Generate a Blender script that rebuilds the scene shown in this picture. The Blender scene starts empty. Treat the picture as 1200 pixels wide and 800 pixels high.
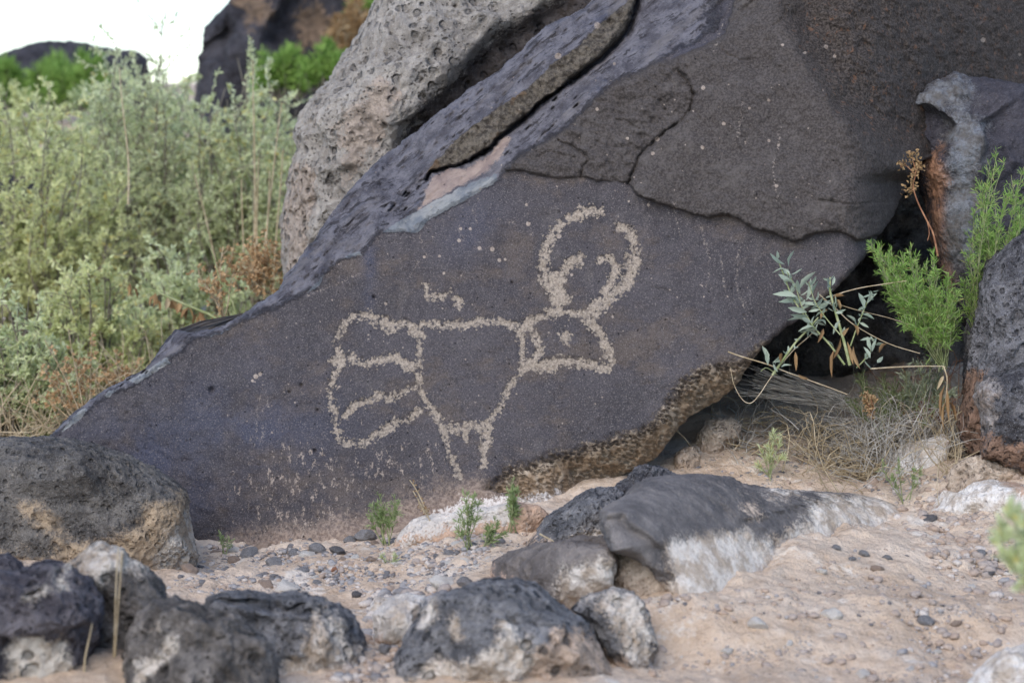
import bpy, bmesh, math, random
import numpy as np
from mathutils import Vector

# ------------------------------------------------------------------ camera, world, sun, exposure
sc = bpy.context.scene
COL = sc.collection
PITCH = math.radians(-5.0)
CAM = np.array([0.0, 0.0, 0.70])
K = 36.0 / 85.0 / 1200.0
cd = bpy.data.cameras.new("camera"); cam = bpy.data.objects.new("camera", cd); COL.objects.link(cam)
cam.location = CAM; cam.rotation_euler = (math.pi / 2 + PITCH, 0, 0)
cd.lens = 85; cd.sensor_width = 36; cd.sensor_fit = 'HORIZONTAL'; cd.clip_start = 0.05; cd.clip_end = 2000
cd.dof.use_dof = True; cd.dof.focus_distance = 3.98; cd.dof.aperture_fstop = 5.8
sc.camera = cam
SUN_EL, SUN_AZ = math.radians(40), math.radians(-158)      # azimuth measured from +Y towards +X
w = bpy.data.worlds.new("World"); sc.world = w; w.use_nodes = True
wn = w.node_tree; bg = wn.nodes['Background']
sky = wn.nodes.new('ShaderNodeTexSky'); sky.sky_type = 'NISHITA'; sky.sun_disc = False
sky.sun_elevation = SUN_EL; sky.sun_rotation = SUN_AZ
sky.air_density = 1.0; sky.dust_density = 1.5; sky.ozone_density = 1.0; sky.altitude = 1500
wn.links.new(sky.outputs[0], bg.inputs[0]); bg.inputs[1].default_value = 0.15
sl = bpy.data.lights.new("sun", 'SUN'); sl.energy = 1.4; sl.angle = math.radians(50); sl.color = (1.0, 0.90, 0.79)
so = bpy.data.objects.new("sun", sl); COL.objects.link(so)
sd_ = Vector((math.sin(SUN_AZ) * math.cos(SUN_EL), math.cos(SUN_AZ) * math.cos(SUN_EL), math.sin(SUN_EL)))
so.rotation_euler = sd_.to_track_quat('Z', 'Y').to_euler(); so.location = (0, 0, 6)
vs = sc.view_settings; vs.view_transform = 'Standard'; vs.look = 'None'; vs.gamma = 1; vs.use_curve_mapping = False
vs.exposure = 0.93
sc.render.engine = 'CYCLES'
sc.cycles.use_denoising = True
sc.cycles.max_bounces = 6

FW = np.array([0, math.cos(PITCH), math.sin(PITCH)]); UP = np.array([0, -math.sin(PITCH), math.cos(PITCH)]); RT = np.array([1.0, 0, 0])
def at(px, py, Y):
    px, py, Y = np.broadcast_arrays(np.asarray(px, float), np.asarray(py, float), np.asarray(Y, float))
    d = FW + RT * ((px - 600) * K)[..., None] + UP * ((400 - py) * K)[..., None]
    return CAM + d * Y[..., None]

# ------------------------------------------------------------------ numpy noise
def _hash(ix, iy, iz, s):
    h = (ix.astype(np.int64) * 374761393 + iy.astype(np.int64) * 668265263 + iz.astype(np.int64) * 2147483647 + s * 974711) & 0xffffffff
    h = ((h ^ (h >> 13)) * 1274126177) & 0xffffffff
    h = ((h ^ (h >> 16)) * 2246822519) & 0xffffffff
    return ((h ^ (h >> 15)) & 0xffffff) / float(0xffffff)
def vnoise(p, s=0):
    i = np.floor(p).astype(np.int64); f = p - i; f = f * f * f * (f * (f * 6 - 15) + 10)
    r = 0
    for dx in (0, 1):
        wx = f[:, 0] if dx else 1 - f[:, 0]
        for dy in (0, 1):
            wy = f[:, 1] if dy else 1 - f[:, 1]
            for dz in (0, 1):
                wz = f[:, 2] if dz else 1 - f[:, 2]
                r = r + wx * wy * wz * _hash(i[:, 0] + dx, i[:, 1] + dy, i[:, 2] + dz, s)
    return r * 2 - 1
def fbm(p, s=0, o=4, g=0.5):
    r = 0; a = 1; t = 0
    for k in range(o):
        r = r + a * vnoise(p * (2.03 ** k) + 17.3 * k, s + k); t += a; a *= g
    return r / t
def worley(p, s=0):
    i = np.floor(p).astype(np.int64); best = np.full(len(p), 9.0); rid = np.zeros(len(p))
    for dx in (-1, 0, 1):
        for dy in (-1, 0, 1):
            for dz in (-1, 0, 1):
                c = i + np.array([dx, dy, dz])
                q = c + np.stack([_hash(c[:, 0], c[:, 1], c[:, 2], s + k) for k in (1, 2, 3)], 1)
                d = np.sqrt(((q - p) ** 2).sum(1)); m = d < best
                best = np.where(m, d, best); rid = np.where(m, _hash(c[:, 0], c[:, 1], c[:, 2], s + 9), rid)
    return best, rid
def sstep(a, b, x):
    t = np.clip((x - a) / (b - a), 0, 1); return t * t * (3 - 2 * t)
def pits_field(p, size, s=0, dens=0.6):
    """0..1, 1 in the middle of a round pit"""
    d, r = worley(p / size, s)
    rad = 0.16 + 0.34 * r
    return (r < dens + 0.0) * (1 - sstep(rad * 0.45, rad, d))
def seg_dist(P, pts, nearest=False, closed=False):
    pts = np.array(pts, float)[:, :2]; n = len(pts); best = np.full(len(P), 1e18); near = np.zeros_like(P)
    for k in range(n if closed else n - 1):
        a = pts[k]; b = pts[(k + 1) % n]; ab = b - a; L = max((ab ** 2).sum(), 1e-9)
        t = np.clip(((P - a) @ ab) / L, 0, 1); q = a + t[:, None] * ab
        d = ((P - q) ** 2).sum(1); m = d < best; best = np.where(m, d, best)
        if nearest: near[m] = q[m]
    return (np.sqrt(best), near) if nearest else np.sqrt(best)
def inside(P, poly):
    poly = np.array(poly, float); r = np.zeros(len(P), bool); n = len(poly)
    for k in range(n):
        a = poly[k]; b = poly[(k + 1) % n]
        if a[1] == b[1]: continue
        c = (a[1] > P[:, 1]) != (b[1] > P[:, 1])
        r ^= c & (P[:, 0] < (b[0] - a[0]) * (P[:, 1] - a[1]) / (b[1] - a[1]) + a[0])
    return r
def sdf(P, poly):        # + inside
    d = seg_dist(P, poly, closed=True); return np.where(inside(P, poly), d, -d)
def spline(pts, n=6):
    p = [np.array(q, float) for q in pts]; out = []
    p = [2 * p[0] - p[1]] + p + [2 * p[-1] - p[-2]]
    for k in range(1, len(p) - 2):
        for t in np.linspace(0, 1, n, endpoint=False):
            a, b, c, d = p[k - 1], p[k], p[k + 1], p[k + 2]
            out.append(0.5 * (2 * b + (c - a) * t + (2 * a - 5 * b + 4 * c - d) * t * t + (3 * b - a - 3 * c + d) * t ** 3))
    out.append(p[-2]); return np.array(out)

# ------------------------------------------------------------------ mesh and object helpers
def link(name, me, parent=None):
    o = bpy.data.objects.new(name, me); COL.objects.link(o)
    if parent is not None: o.parent = parent
    return o
def mk_mesh(name, V, F, mat=None, smooth=True, attrs=None, origin=None):
    """F: array (n,3) or (n,4)"""
    V = np.asarray(V, float)
    if origin is not None: V = V - np.asarray(origin)
    F = np.asarray(F, np.int32); me = bpy.data.meshes.new(name); k = F.shape[1]
    me.vertices.add(len(V)); me.vertices.foreach_set('co', V.astype(np.float32).ravel())
    me.loops.add(F.size); me.loops.foreach_set('vertex_index', F.ravel())
    me.polygons.add(len(F)); me.polygons.foreach_set('loop_start', np.arange(0, F.size, k, dtype=np.int32))
    me.polygons.foreach_set('loop_total', np.full(len(F), k, dtype=np.int32))
    me.update(calc_edges=True)
    me.polygons.foreach_set('use_smooth', np.full(len(F), smooth))
    for an, av in (attrs or {}).items():
        a = me.attributes.new(an, 'FLOAT', 'POINT'); a.data.foreach_set('value', np.asarray(av, np.float32))
    if mat: me.materials.append(mat)
    return me
def tag(o, label=None, cat=None, group=None, kind=None):
    if label: o['label'] = label
    if cat: o['category'] = cat
    if group: o['group'] = group
    if kind: o['kind'] = kind
    return o
def empty(name, loc):
    o = bpy.data.objects.new(name, None); COL.objects.link(o); o.location = Vector(loc); o.empty_display_size = 0.05
    return o

# ------------------------------------------------------------------ material helpers
class N:
    def __init__(s, name):
        s.m = bpy.data.materials.new(name); s.m.use_nodes = True; s.t = s.m.node_tree
        s.b = s.t.nodes['Principled BSDF']; s.b.inputs['Roughness'].default_value = 0.85
        s.b.inputs['Specular IOR Level'].default_value = 0.25
        s.co = s.t.nodes.new('ShaderNodeTexCoord').outputs['Object']
    def _in(s, sock, v):
        if hasattr(v, 'is_output'): s.t.links.new(v, sock)
        elif isinstance(v, (tuple, list)): sock.default_value = (*v, 1) if len(v) == 3 and sock.type == 'RGBA' else v
        else: sock.default_value = v
    def map(s, scale=(1, 1, 1), rot=(0, 0, 0), vec=None):
        n = s.t.nodes.new('ShaderNodeMapping'); s._in(n.inputs['Vector'], vec or s.co)
        n.inputs['Scale'].default_value = scale; n.inputs['Rotation'].default_value = rot; return n.outputs[0]
    def noise(s, scale, det=4, rough=0.55, vec=None, dist=0):
        n = s.t.nodes.new('ShaderNodeTexNoise'); s._in(n.inputs['Vector'], vec or s.co)
        n.inputs['Scale'].default_value = scale; n.inputs['Detail'].default_value = det
        n.inputs['Roughness'].default_value = rough; n.inputs['Distortion'].default_value = dist; return n.outputs[0]
    def vor(s, scale, vec=None, out='Distance', feat='F1', rnd=1):
        n = s.t.nodes.new('ShaderNodeTexVoronoi'); n.feature = feat; s._in(n.inputs['Vector'], vec or s.co)
        n.inputs['Scale'].default_value = scale; n.inputs['Randomness'].default_value = rnd; return n.outputs[out]
    def attr(s, name):
        n = s.t.nodes.new('ShaderNodeAttribute'); n.attribute_name = name; return n.outputs['Fac']
    def math(s, op, a, b=0.0, c=None):
        n = s.t.nodes.new('ShaderNodeMath'); n.operation = op; s._in(n.inputs[0], a); s._in(n.inputs[1], b)
        if c is not None: s._in(n.inputs[2], c)
        return n.outputs[0]
    def ss(s, x, a, b, lo=0.0, hi=1.0):
        n = s.t.nodes.new('ShaderNodeMapRange'); n.interpolation_type = 'SMOOTHSTEP'; s._in(n.inputs[0], x)
        n.inputs[1].default_value = a; n.inputs[2].default_value = b; n.inputs[3].default_value = lo; n.inputs[4].default_value = hi
        return n.outputs[0]
    def mix(s, f, a, b):
        n = s.t.nodes.new('ShaderNodeMix'); n.data_type = 'RGBA'; s._in(n.inputs[0], f)
        s._in(n.inputs[6], a); s._in(n.inputs[7], b); return n.outputs[2]
    def add(s, *v):
        r = v[0]
        for x in v[1:]: r = s.math('ADD', r, x)
        return r
    def mul(s, *v):
        r = v[0]
        for x in v[1:]: r = s.math('MULTIPLY', r, x)
        return r
    def done(s, color, height=None, rough=None, strength=1.0):
        s._in(s.b.inputs['Base Color'], color)
        if rough is not None: s._in(s.b.inputs['Roughness'], rough)
        if height is not None:
            n = s.t.nodes.new('ShaderNodeBump'); n.inputs['Distance'].default_value = 1.0; n.inputs['Strength'].default_value = strength
            s._in(n.inputs['Height'], height); s.t.links.new(n.outputs[0], s.b.inputs['Normal'])
        return s.m

def rock_mat(name, dark=(.05, .047, .055), light=(.11, .105, .115), white=(.62, .57, .5), tan=(.44, .33, .24),
             pit=60, pitamt=0.004, pit2=150, rough_amp=0.0015, speck=0.5, fine=260, wsoft=0.3, pitdark=0.45):
    n = N(name)
    big = n.noise(7, 5, .6); mid = n.noise(45, 5, .65); fin = n.noise(fine, 4, .7); gr = n.noise(520, 3, .8); mot = n.noise(24, 6, .75)
    c = n.mix(n.ss(n.add(n.mul(big, .4), n.mul(mot, .6)), .40, .62), dark, light)
    c = n.mix(n.mul(n.ss(mid, .5, .75), .35), c, tuple(x * 1.7 for x in light))
    c = n.mix(n.mul(n.ss(gr, .56, .72), speck), c, tuple(min(1, x * 2.2 + .03) for x in light))
    c = n.mix(n.mul(n.ss(gr, .45, .3), speck), c, tuple(x * .45 for x in dark))
    jag = n.add(n.mul(n.math('SUBTRACT', mid, .5), 3.0), n.mul(n.math('SUBTRACT', fin, .5), 2.8), n.mul(n.math('SUBTRACT', n.noise(14, 5, .65), .5), 2.6), .12)
    tm = n.ss(n.add(n.attr('tan'), jag), -wsoft, wsoft)
    c = n.mix(tm, c, n.mix(n.ss(mid, .35, .65), tuple(x * .7 for x in tan), tuple(min(1, x * 1.25) for x in tan)))
    wm = n.mul(n.ss(n.add(n.attr('white'), jag), -wsoft - .15, wsoft + .15), n.ss(n.add(n.mul(fin, .5), n.mul(n.noise(55, 5, .75), .5)), .36, .5, .78, 1.0))
    c = n.mix(wm, c, n.mix(n.ss(n.noise(30, 6, .75), .40, .60), (white[0] * .62, white[1] * .55, white[2] * .48), white))
    warp = n.t.nodes.new('ShaderNodeVectorMath'); warp.operation = 'ADD'
    nn = n.t.nodes.new('ShaderNodeTexNoise'); n.t.links.new(n.co, nn.inputs[0]); nn.inputs['Scale'].default_value = 60
    sc_ = n.t.nodes.new('ShaderNodeVectorMath'); sc_.operation = 'SCALE'; n.t.links.new(nn.outputs['Color'], sc_.inputs[0]); sc_.inputs['Scale'].default_value = .008
    n.t.links.new(n.co, warp.inputs[0]); n.t.links.new(sc_.outputs[0], warp.inputs[1])
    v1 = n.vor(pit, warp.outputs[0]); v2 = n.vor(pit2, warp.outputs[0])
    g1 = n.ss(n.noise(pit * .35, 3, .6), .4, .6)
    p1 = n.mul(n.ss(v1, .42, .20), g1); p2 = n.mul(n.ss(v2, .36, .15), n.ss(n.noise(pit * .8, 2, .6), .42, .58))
    c = n.mix(n.mul(n.math('MAXIMUM', p1, p2), pitdark), c, n.mix(wm, tuple(x * .5 for x in dark), tuple(x * .45 for x in white)))  # pit hollows darkened: some dirt, the rest pit shade painted into the colour
    h = n.add(n.mul(p1, -pitamt * 1.5), n.mul(p2, -pitamt * .6), n.mul(mid, rough_amp * 4.5), n.mul(fin, rough_amp * 1.7), n.mul(gr, rough_amp * .22), n.mul(wm, .0006))
    return n.done(c, h)

# ------------------------------------------------------------------ terrain
CTRL = [at(*q) for q in [(250, 648, 3.92), (450, 642, 3.86), (560, 610, 3.86), (650, 592, 3.88), (400, 700, 3.52), (400, 760, 3.22), (300, 800, 3.0), (100, 760, 3.1), (600, 760, 3.2),
        (900, 500, 4.3), (820, 520, 4.14), (1000, 520, 4.35), (1050, 570, 4.1), (1150, 565, 4.05), (1140, 528, 4.0), (1200, 545, 3.9), (1240, 545, 3.9), (900, 620, 3.85), (1000, 690, 3.36), (805, 674, 3.22), (850, 670, 3.30), (925, 647, 3.47), (1000, 624, 3.66), (1055, 608, 3.82), (850, 700, 3.45), (1000, 800, 3.02), (700, 640, 3.7),
        (1100, 640, 3.62), (1150, 700, 3.4), (1180, 800, 3.08), (800, 790, 3.06), (0, 500, 5.4), (150, 440, 5.8), (300, 380, 6.2), (-150, 500, 5.2), (1300, 620, 3.7), (1300, 500, 4.2), (960, 440, 4.8), (1060, 420, 4.8), (740, 558, 4.02), (700, 586, 3.92), (850, 480, 4.28), (780, 540, 4.1), (900, 470, 4.45), (100, 750, 2.98), (330, 775, 2.97), (420, 790, 2.95), (450, 760, 3.08), (800, 700, 3.28), (730, 648, 3.46), (770, 676, 3.36), (752, 660, 3.42)]]
CTRL = np.array([tuple(c) for c in CTRL] + [(-3, 8, .42), (-1.2, 8, .42), (-2.5, 11, .75), (0, 11, .9), (-1.5, 13, .95), (3, 9, 1.1), (3, 6, .5), (1.5, 6.5, .6), (-6, 13, .8), (6, 13, 1.2), (-2, 20, .3), (5, 25, 0), (-8, 25, 0), (0, 60, -1), (-40, 30, -1), (40, 30, -1), (-20, 0, -.2), (20, 0, -.2), (0, -20, -.3),
        (-1.5, 2, 0), (0, 1.5, -.02), (1.5, 2, 0), (0, 60, -1)])
def gz(x, y):
    x = np.atleast_1d(np.asarray(x, float)); y = np.atleast_1d(np.asarray(y, float))
    num = 0; den = 0
    for c in CTRL:
        ww = 1 / (((x - c[0]) ** 2 + (y - c[1]) ** 2) + .004) ** 1.6; num = num + ww * c[2]; den = den + ww
    z = num / den
    P = np.stack([x, y, 0 * x], 1); near = np.exp(-((y - 3.8) / 6) ** 2)
    z = z + near * (.022 * fbm(P * 2.6, 5, 3) + .006 * fbm(P * 14, 6, 4))
    bank = sstep(.15, .5, x) * (1 - sstep(4.1, 4.4, y))
    z = z + bank * .012 * (1 - np.abs(fbm(P * 7, 8, 4)))
    return z
def ground_at(px, py):
    d = at(px, py, 1.0) - CAM; Y = 2.5
    f0 = None
    for k in range(900):
        p = CAM + d * Y
        if p[2] <= gz(p[0], p[1])[0]: return p, Y
        Y += .02 if Y < 8 else .2
    return CAM + d * 12, 12
def axis(lo, hi, st, far, g=1.12):
    a = list(np.arange(lo, hi, st)); s = st; x = a[-1]
    while x < far: s *= g; x += s; a.append(x)
    s = st; x = a[0]
    while x > -far: s *= g; x -= s; a.insert(0, x)
    return np.array(a)
gx = axis(-1.25, 1.3, .0055, 300); gy = axis(2.4, 5.0, .0065, 320)
X, Yg = np.meshgrid(gx, gy); xf, yf = X.ravel(), Yg.ravel()
zf = gz(xf, yf)
Pn = np.stack([xf, yf, zf], 1); fine = (np.abs(xf) < 1.6) & (yf > 2.2) & (yf < 5.4)
dz = np.zeros(len(xf)); Q = Pn[fine]
cl = np.maximum(0, fbm(Q * 38, 21, 4)); dz[fine] = .009 * cl + .006 * (1 - np.abs(fbm(Q * 11, 23, 4)) * 3) * .5 + .0034 * fbm(Q * 120, 22, 3)
d_, r_ = worley(Q / .035, 31); dz[fine] += .004 * (r_ > .6) * (1 - sstep(.15, .45, d_))
Pn[:, 2] += dz
nx_, ny_ = len(gx), len(gy); idx = np.arange(nx_ * ny_).reshape(ny_, nx_)
Fg = np.stack([idx[:-1, :-1].ravel(), idx[:-1, 1:].ravel(), idx[1:, 1:].ravel(), idx[1:, :-1].ravel()], 1)
n = N('sandy_ground')
a = n.noise(3.2, 5, .6); b = n.noise(22, 5, .65); c_ = n.noise(160, 4, .7); g_ = n.noise(850, 2, .7)
c = n.mix(n.ss(a, .38, .62), (.57, .43, .31), (.70, .565, .44))
c = n.mix(n.mul(n.ss(b, .5, .7), .6), c, (.72, .61, .50))
c = n.mix(n.mul(n.ss(b, .47, .32), .5), c, (.39, .275, .19))
c = n.mix(n.mul(n.ss(c_, .56, .7), .5), c, (.68, .58, .50))
c = n.mix(n.mul(n.ss(c_, .43, .3), .45), c, (.20, .15, .12))
c = n.mix(n.mul(n.ss(g_, .58, .7), .5), c, (.22, .2, .2))
c = n.mix(n.mul(n.ss(n.noise(6, 6, .75), .56, .64), .7), c, (.76, .70, .62))
c = n.mix(n.mul(n.ss(n.noise(34, 5, .75), .57, .66), .4), c, (.42, .30, .205))
vg = n.vor(170); vc = n.vor(170, out='Color')
gm = n.mul(n.ss(vg, .42, .3), n.ss(n.noise(9, 3, .6), .56, .68))
c = n.mix(n.mul(gm, .7), c, n.mix(n.ss(vc, .3, .7), (.2, .2, .22), (.5, .47, .44)))
m_ground = n.done(c, n.add(n.mul(b, .012), n.mul(n.noise(60, 5, .75), .008), n.mul(c_, .0035), n.mul(g_, .0005), n.mul(gm, .002)))
go = link('ground', mk_mesh('ground', Pn, Fg, m_ground)); tag(go, 'pale tan sandy ground under the boulders', 'ground', kind='structure')

# ------------------------------------------------------------------ icospheres
ICO = {}
def ico(k):
    if k not in ICO:
        bm = bmesh.new(); bmesh.ops.create_icosphere(bm, subdivisions=k, radius=1)
        V = np.array([v.co[:] for v in bm.verts]); F = np.array([[q.index for q in f.verts] for f in bm.faces]); bm.free()
        ICO[k] = (V, F)
    return ICO[k]
OUTL = []
def rock(name, label, outline, Y, thick, mat, sub=7, seed=1, amp=.008, freq=9, pits=None, ledges=(), white=(), tan=(), group=None, sq=.75, lean=0.0,
         cat='rock', cuts=7, cutd=.84, rough=.004, dx=0.0, parent=None, origin=None, ct=None, bury=10, tx=0.0, lump=1.0):
    V, F = ico(sub)
    poly = np.array(outline, float); OUTL.append(poly.copy()); amp = amp * 1.35
    cen = poly.mean(0) if origin is None else np.array(origin, float)
    if ct:      # rest it on the ground where its foot shows, then sink the foot
        yy = np.array([ground_at(*q)[1] for q in ct]); xx = np.array([q[0] for q in ct], float)
        tx = np.polyfit(xx, yy, 1)[0] if len(ct) > 1 and np.ptp(xx) > 60 else 0.0
        Y = float(yy.mean() + tx * (cen[0] - xx.mean())) + .5 * thick
        if lean > 1.2: Y = Y - .2 * thick + lean * (np.mean([q[1] for q in ct]) - cen[1]) * K * Y
    if bury:
        m = poly[:, 1] > cen[1]; poly[m, 1] += bury
    th = np.linspace(-math.pi, math.pi, 721)
    # star radius: farthest ray hit
    R = np.zeros(len(th)); dv = np.stack([np.cos(th), np.sin(th)], 1)
    for k in range(len(poly)):
        a = poly[k] - cen; b = poly[(k + 1) % len(poly)] - cen; e = b - a
        den = dv[:, 0] * e[1] - dv[:, 1] * e[0]; den = np.where(np.abs(den) < 1e-9, 1e-9, den)
        t = (a[0] * e[1] - a[1] * e[0]) / den; u = (a[0] * dv[:, 1] - a[1] * dv[:, 0]) / den
        ok = (t > 0) & (u >= -1e-6) & (u <= 1 + 1e-6); R = np.where(ok & (t > R), t, R)
    a_, b_, c_ = V[:, 0].copy(), V[:, 1].copy(), V[:, 2].copy()
    # facet cuts on the unit sphere keep planar faces
    rs = np.random.RandomState(seed); W = V.copy()
    for k in range(cuts):
        nrm = rs.normal(size=3); nrm[2] = abs(nrm[2]) + .35; nrm /= np.linalg.norm(nrm); dd = cutd - .12 * rs.rand()
        s = W @ nrm; ex = np.maximum(0, s - dd); W = W - nrm * (ex * .85)[:, None]
    rho = np.hypot(a_, b_); ang = np.arctan2(-b_, a_)
    Rr = np.interp(ang, th, R)
    rp = rho
    px = cen[0] + np.cos(ang) * Rr * rp; py = cen[1] + np.sin(ang) * Rr * rp
    cc = np.sign(W[:, 2]) * np.abs(W[:, 2]) ** sq
    dep = Y - cc * thick + lean * (cen[1] - py) * K * Y + tx * (px - cen[0])
    S = np.stack([px, py], 1)
    wn_ = S + 2.5 * np.stack([vnoise(np.stack([px / 14, py / 14, px * 0 + seed], 1)), vnoise(np.stack([px / 14, py / 14, px * 0 + seed + 9], 1))], 1)
    front = c_ > -.15
    for (lp, dz_, soft) in ledges:
        s = sdf(wn_, lp); dep = dep + front * dz_ * sstep(-soft, soft, s)
    P = at(px, py, dep)
    C0 = at(cen[0], cen[1], Y); rad = P - C0; L = np.linalg.norm(rad, axis=1, keepdims=True) + 1e-9
    scl = np.mean(Rr) * K * Y
    nrm = V[:, 0:1] * RT + V[:, 1:2] * UP - V[:, 2:3] * FW
    face = np.clip(1 - rho ** 6, 0, 1) * .8 + .2
    D = amp * fbm(P * freq + seed * 3.7, seed, 4) * face
    rid = 1 - np.abs(fbm(P * freq * 2.6 + seed, seed + 3, 3)); D = D + amp * .6 * (rid - .75) * face
    wd1, _ = worley(P * freq * 1.25 + seed, seed + 13); wd2, _ = worley(P * freq * 3.4 + .6 * vnoise(P * freq * 3, seed)[:, None], seed + 14)
    D = D + lump * amp * ((.45 - wd1) * 1.5 + (.45 - wd2) * .5) * face + amp * .45 * fbm(P * freq * 4.5 + 5, seed + 11, 4, .65)
    D = D + rough * fbm(P * 70, seed + 5, 4, .65)
    pf = np.zeros(len(P))
    if pits:
        for (size, depth, dens) in pits:
            gate = sstep(-.25, .15, fbm(P / size / 5 + 3, seed + 6, 2)) * .7 + .3
            f = pits_field(P + .25 * size * np.stack([vnoise(P / size * 1.3, 3), vnoise(P / size * 1.3, 4), vnoise(P / size * 1.3, 5)], 1), size, seed + 7, dens); D = D - depth * f * gate; pf = np.maximum(pf, f)
    P = P + nrm * D[:, None]
    P[:, 0] += dx
    def zone(polys):
        r = np.full(len(P), -1.5)
        for z in polys:
            r = np.maximum(r, np.clip(sdf(S, z) / 14, -1.5, 1.5))
        return r
    F2 = F
    tz = zone(tan)
    if ct or name == 'flat_slab':
        gl = gz(P[:, 0], P[:, 1]); tz = np.maximum(tz, np.clip((gl + .012 + .012 * fbm(P * 20, seed + 30, 3) - P[:, 2]) / .018, -1.5, .6))
    base = np.array([C0[0] + dx, C0[1], P[:, 2].min()])
    me = mk_mesh(name, P, F2, mat, True, {'white': zone(white), 'tan': tz}, origin=base)
    # orient
    if parent is not None:
        o = link(name, me, parent); o.location = Vector(base) - parent.location
    else:
        o = link(name, me); o.location = Vector(base); tag(o, label, cat, group)
    return o

# ------------------------------------------------------------------ the carved boulder
OUT = [(53, 515), (75, 492), (110, 464), (150, 443), (170, 432), (187, 410), (207, 387), (223, 390), (263, 382), (277, 372), (300, 357), (327, 340), (337, 320), (377, 267), (400, 233), (443, 187), (500, 143),
       (550, 103), (587, 80), (613, 57), (640, 30), (683, 10), (700, -10), (760, -60), (900, -130), (1320, -130), (1320, 160), (1120, 182), (1070, 190), (1060, 225), (1040, 267), (1020, 294), (997, 320), (970, 347),
       (927, 380), (905, 396), (884, 420), (862, 452), (842, 470), (822, 480), (800, 497), (770, 536), (733, 555), (705, 580), (660, 606), (645, 720), (225, 720), (40, 640)]
RIDGE = [(40, 530), (67, 508), (97, 487), (130, 464), (167, 447), (197, 424), (227, 400), (263, 390), (283, 377), (333, 357), (371, 335), (385, 319), (403, 303), (424, 298), (445, 273), (490, 273), (504, 258), (529, 242), (556, 227), (569, 220),
         (585, 210), (597, 193), (640, 165), (665, 148), (690, 122), (720, 98), (760, 77), (800, 64), (850, 50), (890, 20), (920, -60), (930, -140)]
TOPZ = RIDGE[::-1] + [(20, 520), (60, 480), (150, 400), (330, 200), (600, -20), (700, -200), (930, -200)]
TOPZ = RIDGE + [(930, -260), (600, -260), (0, 300), (0, 530)]
CRACK = [(497, 210), (505, 200), (520, 196), (535, 193), (548, 187), (560, 181), (575, 168), (590, 155), (603, 145), (617, 134), (628, 124), (640, 114), (652, 105), (666, 95), (678, 84), (691, 75), (703, 66), (716, 55), (728, 44), (738, 30), (744, 12), (752, -20), (765, -60)]
STUP = [(500, 203), (508, 192), (530, 168), (560, 143), (595, 119), (625, 97), (650, 72), (680, 53), (700, 30), (722, 12), (735, 3), (748, -25), (760, -62)]
STRIP = CRACK + STUP[::-1]
SLABA = CRACK + [(700, -200), (500, -100), (300, 330), (490, 212)]
LSLAB = [(590, 198), (597, 192), (640, 165), (665, 148), (690, 122), (720, 98), (760, 77), (800, 64), (850, 40), (905, -150), (1400, -150), (1400, 300), (1100, 300), (1045, 276), (1030, 277), (1005, 281), (985, 272), (967, 272), (947, 275), (930, 284), (915, 277), (900, 272), (883, 267), (853, 251),
         (830, 255), (800, 247), (775, 239), (747, 228), (737, 214), (725, 213), (700, 211), (683, 207), (672, 208), (655, 209), (630, 207), (610, 200)]
CR2 = [(797, 84), (808, 98), (812, 112), (811, 128), (802, 138), (790, 146), (775, 158), (760, 172), (748, 184), (745, 196), (739, 206), (738, 216)]
CR3 = [(681, 207), (683, 196), (690, 188), (683, 180), (670, 172), (660, 168), (655, 165)]
CR4 = [(915, -5), (919, 8), (921, 20), (913, 27), (905, 30)]
CR5 = [(625, 175), (632, 163), (645, 150), (655, 138), (660, 122), (662, 112)]
GROOVE = [(905, -60), (918, 20), (935, 60), (955, 95), (975, 128), (1000, 152), (1035, 170), (1065, 182)]
UNDTOP = [(560, 572), (585, 548), (600, 542), (640, 530), (680, 520), (715, 508), (745, 500), (765, 485), (780, 465), (795, 445), (815, 430), (840, 422), (870, 414), (900, 395)]
UNDZ = UNDTOP + [(940, 400), (900, 520), (740, 640), (640, 640), (600, 580)]
PALEZ = [[(445, 273), (490, 273), (504, 258), (529, 242), (556, 228), (570, 219), (584, 210), (581, 204), (560, 211), (530, 224), (505, 236), (485, 250), (465, 262)],
         ]
TANZ = [[(475, 262), (490, 247), (497, 232), (497, 222), (508, 207), (525, 198), (545, 196), (565, 186), (592, 160), (600, 163), (583, 188), (567, 203), (548, 214), (520, 228), (495, 242)]]
rim = [[(66, 510), (78, 503), (97, 488), (104, 476), (96, 478), (80, 494)], [(160, 450), (180, 438), (200, 425), (197, 418), (175, 432), (150, 446)], [(403, 303), (412, 295), (420, 294), (425, 300), (415, 299)], [(360, 345), (375, 334), (384, 320), (380, 322), (366, 336)],
       [(130, 466), (140, 456), (128, 458), (122, 466)], [(225, 402), (255, 393), (283, 379), (262, 388)]]

# grid in the picture's own spacing, coarser outside the frame
xs = np.concatenate([np.arange(28, 1206, 1.55), np.arange(1208, 1330, 8)]); ys = np.concatenate([np.arange(-134, -8, 7), np.arange(-6, 664, 1.55), np.arange(668, 724, 6)])
GX, GY = np.meshgrid(xs, ys); P0 = np.stack([GX.ravel(), GY.ravel()], 1)
z0 = np.zeros(len(P0))
def n2(s, sc_, o=3): return fbm(np.stack([P0[:, 0] / sc_, P0[:, 1] / sc_, z0 + s * 7.7], 1), s, o)
WA = P0 + np.stack([2.6 * n2(1, 22) + 1.9 * n2(3, 5.5), 2.6 * n2(2, 22) + 1.9 * n2(4, 5.5)], 1)
dO, nearO = seg_dist(WA, OUT, nearest=True, closed=True); inO = inside(WA, OUT); sO = np.where(inO, dO, -dO)
keep = sO > -2.6
# snap the first outside ring to the outline
mv = (sO < 0) & keep; P1 = P0.copy(); P1[mv] += (nearO - WA)[mv]
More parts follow.
